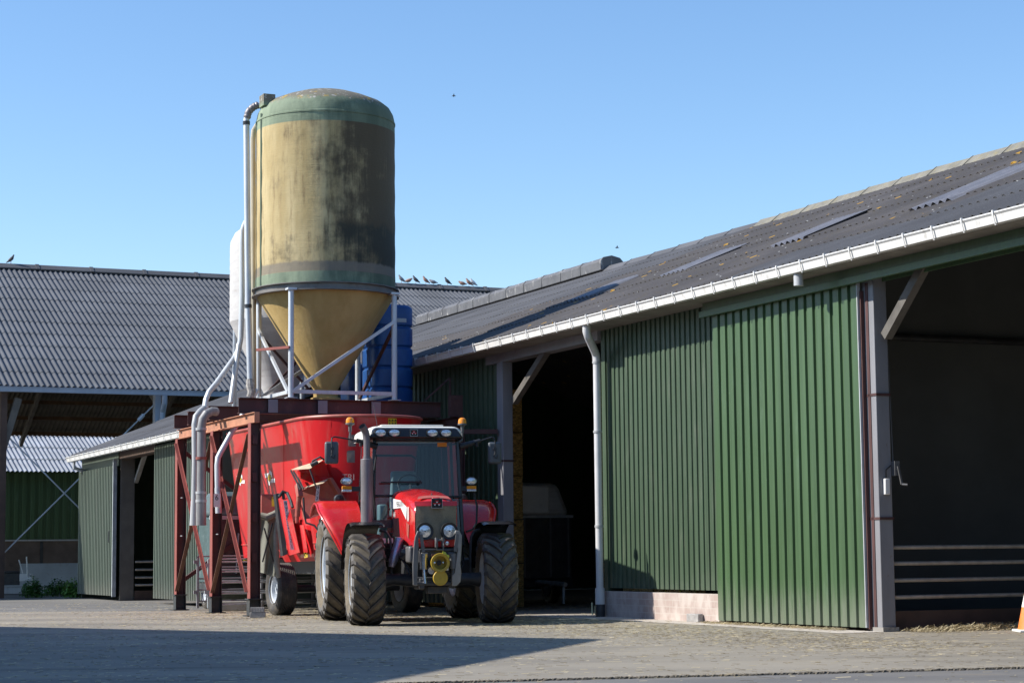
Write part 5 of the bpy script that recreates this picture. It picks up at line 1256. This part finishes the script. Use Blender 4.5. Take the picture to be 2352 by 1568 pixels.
MB().quad(*[ML(x,y,35.72) for x,y in ((697,1266),(705,1264),(707,1279),(699,1281))]).build('warning_label', STICK, mix, smooth=0)
MB().prism([(0,0),(.09,0),(.045,.08)], ML(698.2,1272,35.70), (.6,0,0), (0,0,.6), (0,-.002,0)).build('warning_symbol', DARKD, mix, smooth=0)
pl([(595,1285,.3),(640,1300,.2),(655,1322,.2),(640,1328,.3)], .04, MRED, 'mud_plate', Y=36.4)
pw = ML(565,1285,41.5); 
MB().lathe([(.001,-.02),(.05,-.02),(.06,.05)], c=pw, axis='y', n=14).build('marker_lamp', YELLOWB, mix)

# ------------------------------------------------------------ teal trailer behind the frame
tv, tt3 = -3.30, 18.15
te = farm('metal_trailer', tv, tt3, 0, 'teal metal trailer with rounded top half hidden behind the steel frame', 'trailer')
def TL2(x, y, Y): p = toF(at(x, y, Y)); return Vector((p.x-tv, p.y-tt3, p.z))
bd = MB().box(-1.0,.8,0,1.0,.55,1.95); bd.build('body', TEAL, te, bevel=.03)
MB().hexa([(-.98,-.02,1.97),(.78,-.02,1.97),(.78,1.0,1.97),(-.98,1.0,1.97),(-.85,.2,2.5),(.7,.2,2.5),(.7,.95,2.5),(-.85,.95,2.5)]).build('upper_shell', mat('pale_teal_metal', (.10,.15,.16), .45), te, bevel=.1)
MB().box(-1.03,.83,-.04,.0,1.9,1.98).build('belt_rail', GREYPL, te); MB().box(-.9,-.35,-.03,-.005,.7,1.85).box(-.25,.7,-.03,-.005,.7,1.85).build('dark_panel', IRON, te)
MB().lathe([(.001,-.02),(.09,-.02),(.09,.01)], c=(-.78,-.02,2.22), axis='y', n=16).build('porthole', BLACK, te)
MB().tube([(-.45,-.06,.75),(-.4,-.06,1.6)],.02,8).build('handle_bar', GALV, te)
MB().box(-1.0,.8,.1,.9,.35,.55).build('chassis', IRON, te)
wheel(te, -.9, .5, .33, .2, .18, 0, -1, ribs=True); wheel(te, .7, .5, .33, .2, .18, 0, 1, ribs=True)

# ------------------------------------------------------------ steel hurdles stacked behind the frame
def hurdle(v0, t0, w_, zs, label, m=GALV, lean=0.0):
    o = farm('steel_hurdle', v0, t0, 0, label, 'hurdle', 'steel hurdles stacked behind the gantry'); o.rotation_euler[0] = lean
    for z in zs: MB().tube([(0,0,z),(w_,0,z)],.016,8).build('rail', m, o)
    for x in (0, w_*.55, w_): MB().bar((x,0,.06),(x,0,max(zs)+.0),.045,.045).build('upright', m, o)
    MB().box(-.09,-.0,-.02,.02,.35,.42).box(-.09,0,-.02,.02,max(zs)-.15,max(zs)-.08).build('hinge', m, o)
    return o
hurdle(-4.62,16.3,2.3,(.14,.36,.58,.80,1.0),'front steel hurdle leaning in the stack, lowest of the three')
hurdle(-4.74,16.7,2.4,(.17,.39,.61,.84,1.06),'middle steel hurdle of the stack')
hurdle(-4.86,17.1,2.5,(.2,.43,.66,.89,1.12),'rear steel hurdle of the stack, the tallest', STEELG)

# ------------------------------------------------------------ blocks
p = gr(543,1402); cbk = empty('concrete_block', (p.x,p.y,0), R_(4), 'long rough concrete block lying between two gantry posts', 'block')
MB().box(-.55,.55,-.12,.12,0,.20).build('block_body', CONC, cbk, bevel=.02)
p = gr(592,1418); pv = empty('paving_block', (p.x,p.y,0), R_(3), 'lower grey kerb brick at the foot of the front gantry post', 'brick')
MB().box(-.14,.14,-.06,.06,0,.10).build('brick_body', BRICK2, pv, bevel=.008)
pv2 = empty('paving_block', (p.x-.005,p.y,.102), R_(1), 'ribbed grey kerb brick on top of another at the front gantry post', 'brick')
m_ = MB().box(-.125,.125,-.06,.06,0,.09); [m_.box(-.115+k*.048,-.09+k*.048,-.068,-.06,.01,.075) for k in range(5)]; m_.build('brick_body', BRICK2, pv2)
p = gr(1596,1427.5); pb2 = empty('loose_block', (p.x,p.y,0), FA+R_(90+4), 'single pale brick standing by the low brick wall', 'brick')
MB().box(-.17,.17,-.05,.05,0,.13).build('brick_body', BRICK2, pb2, bevel=.01)
p = gr(1370,1411); gp2 = empty('green_pipe_stub', (p.x,p.y,0), FA, 'short green pipe stubs beside the foot of the drainpipe', 'pipe')
MB().tube([(0,0,0),(0,0,.16)],.03,10).tube([(-.08,0,0),(-.08,0,.22)],.015,8).build('stub_body', TEAL, gp2)

# ------------------------------------------------------------ things in the dark bay
p = at(1235,1395,43.5); hb = empty('livestock_trailer', (p.x,p.y,0), FA, 'grey livestock trailer parked in the dark open bay', 'trailer')
hm = MB().box(-.85,.85,0,2.6,.55,1.9); hm.build('body', IRON, hb, bevel=.04)
MB().hexa([(-.85,0,1.92),(.85,0,1.92),(.85,2.6,1.92),(-.85,2.6,1.92),(-.62,.15,2.65),(.62,.15,2.65),(.62,2.5,2.65),(-.62,2.5,2.65)]).build('roof_shell', WSILO, hb, bevel=.15)
MB().box(-.42,.30,-.05,.1,1.96,2.58).build('front_pane', WHITEM, hb, bevel=.05)
MB().box(-.88,.88,-.02,2.62,1.88,1.94).build('belt_rail', GALV, hb); MB().box(-.9,.9,.1,2.5,.4,.55).build('chassis', IRON, hb)
for x in (-.3,.32,.75): MB().box(x-.02,x+.02,-.02,0,.6,1.88).build('rib', GREYI, hb)
wheel(hb, -.98, 1.4, .33, .2, .18, 0, -1, ribs=True); wheel(hb, .98, 1.4, .33, .2, .18, 0, 1, ribs=True)
MB().tube([(0,0,.5),(.1,-1.2,.45)],.05,8).tube([(.1,-1.1,.45),(.1,-1.1,.05)],.03,8).build('drawbar', GALV, hb)
rb = random.Random(11); first = None
def bale(v, t, z, label, rz=0):
    global first
    if first is None:
        o = farm('straw_bale', v, t, z, label, 'bale', 'straw bales stacked inside the barn')
        m_ = MB(); n_ = 12
        def rough(x, y, zz): 
            k = math.sin(x*23+y*17+zz*31)*.012+math.sin(x*61+y*47)*.008; return k
        for ax_, sg in ((0,-1),(0,1),(1,-1),(1,1),(2,-1),(2,1)):
            def gf_(a, b, ax_=ax_, sg=sg):
                c = [0,0,0]; o1, o2 = [i for i in range(3) if i != ax_]; dim = (.6,1.2,.45)
                c[ax_] = sg*dim[ax_]; c[o1] = (2*a-1)*dim[o1]; c[o2] = (2*b-1)*dim[o2]; kk = rough(*c)
                c[ax_] += sg*kk; c[2] += .45; return c
            m_.grid(gf_, 10, 10)
        m_.build('bale_body', HAY, o, smooth=0)
        tw = MB()
        for x in (-.35,0,.35): tw.bar((x,-1.215,.02),(x,-1.215,.88),.012,.008).bar((x,-1.2,.912),(x,1.2,.912),.012,.008)
        tw.build('twine', YELLOWB, o); first = o
    else:
        o = copy_tree(first); o.location = FW(v, t, z); o['label'] = label
    return o
lv_n = ['bottom', 'second', 'third', 'fourth', 'top']
for k in range(5): bale(1.0+.03*(k%2), 16.2+.05*(k%2), .92*k, f'{lv_n[k]} straw bale of the pile left in the dark bay')
for k in range(5): bale(3.9+.05*(k%2), 13.6, .92*k, f'{lv_n[k]} straw bale of the pile right in the dark bay')

# ------------------------------------------------------------ traffic cone at the right border
p = gr(2371,1450); cn = empty('traffic_cone', (p.x,p.y,0), 0, 'orange and white traffic cone cut by the right border', 'cone')
MB().lathe([(.19,.03),(.04,.72),(.03,.75),(.001,.75)], n=28).build('cone_body', CONEO, cn, smooth=40)
MB().box(-.22,.22,-.22,.22,0,.035).build('cone_base', WHITE, cn, bevel=.01)
MB().lathe([(.128,.33),(.090,.49)], n=28).build('cone_stripe', WHITE, cn, smooth=40)

# ------------------------------------------------------------ pigeons
def pigeon(x, y, side, m, label, scale=1.0, lift=0, crouch=False):
    P = blz(x, y, W_); a = VB
    wpos = Vector((bp.x+P.x*math.cos(a)-P.y*math.sin(a), bp.y+P.x*math.sin(a)+P.y*math.cos(a), rz_+.13))
    o = empty('pigeon', wpos, 0, label, 'pigeon', 'pigeons on the ridge'); s = side
    k = scale; 
    if crouch: pts = [(-.17,0,.07),(-.10,0,.085),(-.03,0,.10),(.05,0,.12),(.1,0,.15),(.13,0,.18),(.155,0,.185),(.18,0,.18)]; rs = [.012,.03,.065,.07,.05,.032,.028,.004]
    else: pts = [(-.17,0,.04),(-.11,0,.08),(-.04,0,.13),(.03,0,.19),(.06,0,.24),(.075,0,.28),(.09,0,.305),(.13,0,.30)]; rs = [.014,.03,.06,.066,.045,.03,.03,.004]
    b_ = MB().tube([Vector((q_[0]*s*k,q_[1],q_[2]*k)) for q_ in pts],[r*k for r in rs],12); b_.build('body', m, o, smooth=60)
    MB().tube([(0,.02,0),(0,.02,.12*k)],.006,5).tube([(.0,-.02,0),(0,-.02,.12*k)],.006,5).build('legs', DRED, o)
    return o
pig = [(922,643,-1,0,'grey pigeon furthest left in the row beside the silo'),(937,646,1,1,'crouching brown pigeon low on the ridge beside the silo'),(955,643,-1,2,'upright dark pigeon between two brown ones'),(978,645,-1,1,'brown pigeon with pale tail left of a preening one'),(996,647,-1,0,'preening grey pigeon with white tail'),(1028,648,-1,2,'dark pigeon sitting alone mid ridge'),(1063,650,-1,1,'crouching pale brown pigeon left of the close pair'),(1077,650,-1,1,'reddish brown pigeon of the close pair'),(1087,651,-1,3,'pale grey pigeon of the close pair, rightmost'),(25,612,1,2,'lone dark pigeon on the ridge at far left')]
for i, (x, y, s, mi, lb) in enumerate(pig): pigeon(x, y, s, FEATH[mi], lb, .98, crouch=i in (1,4,6))
for (x, y, Y, lb) in ((1042,221,60,'tiny bird flying high above the barn ridge'),(1417,569,60,'tiny bird flying low over the roof vent')):
    p = at(x, y, Y); o = empty('flying_bird', p, 0, lb, 'bird', 'birds in flight')
    MB().tube([(-.06,0,0),(0,0,.01),(.07,0,.0)],[.004,.022,.004],8).build('body', FEATH[2], o, smooth=60)
    MB().quad((-.02,0,.01),(.03,0,.01),(.01,-.08,.07)).quad((-.02,0,.01),(.03,0,.01),(0,.08,-.02)).build('wings', FEATH[2], o, smooth=0, fix=False)

# ------------------------------------------------------------ loose straw
rs_ = random.Random(5); sm = MB()
def strand(x, y, z=.004, L=None, tilt=.05):
    a = rs_.uniform(0, math.pi); L = L or rs_.uniform(.02,.08); wd = rs_.uniform(.002,.004)
    d = Vector((math.cos(a), math.sin(a), rs_.uniform(-tilt,tilt)))*L/2; n_ = Vector((-math.sin(a), math.cos(a), 0))*wd
    c = Vector((x, y, z+abs(d.z)+.002)); sm.quad(c-d-n_, c+d-n_, c+d+n_+Vector((0,0,.003)), c-d+n_+Vector((0,0,.003)))
cl = [(rs_.uniform(-9,8), rs_.uniform(17,48), rs_.uniform(.3,1.8), rs_.uniform(.1,.4)) for k in range(150)]
for cx, cy, sx, sy in cl:
    if cx > 3 and cy > 29: continue
    for k in range(int(45*sx)): strand(rs_.gauss(cx,sx), rs_.gauss(cy,sy))
for k in range(9000): strand(rs_.uniform(-12,8), rs_.uniform(15,50), L=rs_.uniform(.02,.09))
# band of straw in front of the barn and behind the tractor
for k in range(6000):
    t_ = rs_.uniform(-5,12); v_ = -rs_.uniform(.95,3.2)-abs(rs_.gauss(0,.7)); p = FW(v_, t_); strand(p.x, p.y)
for k in range(3500):
    t_ = rs_.uniform(10,16); v_ = rs_.gauss(-4.2,1.4); p = FW(v_, t_); strand(p.x, p.y)
for k in range(1800):
    t_ = rs_.uniform(0,3.9); v_ = -.32-abs(rs_.gauss(0,.08)); p = FW(v_, t_, 0); strand(p.x, p.y, .006+rs_.random()*.02, tilt=.4)
for k in range(500): strand(rs_.uniform(-9,8), rs_.uniform(16,34), L=rs_.uniform(.08,.2))
sm.build('loose_straw', STRAW, smooth=0, fix=False)
tag(bpy.data.objects['loose_straw'], 'loose straw scattered over the yard', 'straw', kind='stuff')
sm = MB()
for k in range(9000):
    v_ = rs_.uniform(.1,7); h_ = .03+.02*math.sin(v_*1.7)+.03*v_; t_ = -.95+rs_.gauss(0,.16)-.0*v_; hh2 = max(0,h_*(1-((t_+.95)/.45)**2)); p = FW(v_, t_); strand(p.x, p.y, rs_.random()*hh2, tilt=.6)
tag(sm.build('straw_heap', STRAW, smooth=0, fix=False), 'low heap of straw along the foot of the rail gate', 'straw', kind='stuff')

# ------------------------------------------------------------ building outside the frame on the left (casts the long shadow)
S0 = gr(1390,1467); H7 = 7.5; off = AZV*(H7/math.tan(R_(EL)))
c0 = S0-off; e1v = (gr(0,1438)-S0).normalized(); e2v = (gr(860,1568)-S0).normalized()
nb_ = empty('neighbour_building', (c0.x,c0.y,0), 0, 'tall flat roofed grey building left of the camera, outside the photo', 'building')
mbq = MB(); q0 = Vector((0,0,0)); q1 = e1v*24; q3 = e2v*26; q2 = q1+q3
mbq.hexa([q0,q1,q2,q3,*(q+Vector((0,0,H7-.3)) for q in (q0,q1,q2,q3))]); mbq.build('wall', CONC, nb_)
mbr = MB(); mbr.hexa([q+Vector((0,0,H7-.3)) for q in (q0,q1,q2,q3)]+[q+Vector((0,0,H7)) for q in (q0,q1,q2,q3)]); mbr.build('parapet', GREYPL, nb_)

ob = empty('sky_block_barn', (0,-16,0), R_(-4), 'long dark barn shape added unseen behind the camera to cut sky light', 'barn')  # added out of view to cut sky fill and deepen the shadows
MB().box(-45,45,-14,0,0,6).build('wall', INWALL, ob)
MB().hexa([(-46,-14.5,6),(46,-14.5,6),(46,.6,6),(-46,.6,6),(-46,-7.2,10.5),(46,-7.2,10.5),(46,-7,10.5),(-46,-7,10.5)]).build('roof', ROOFM, ob)
scene.render.engine = 'CYCLES'
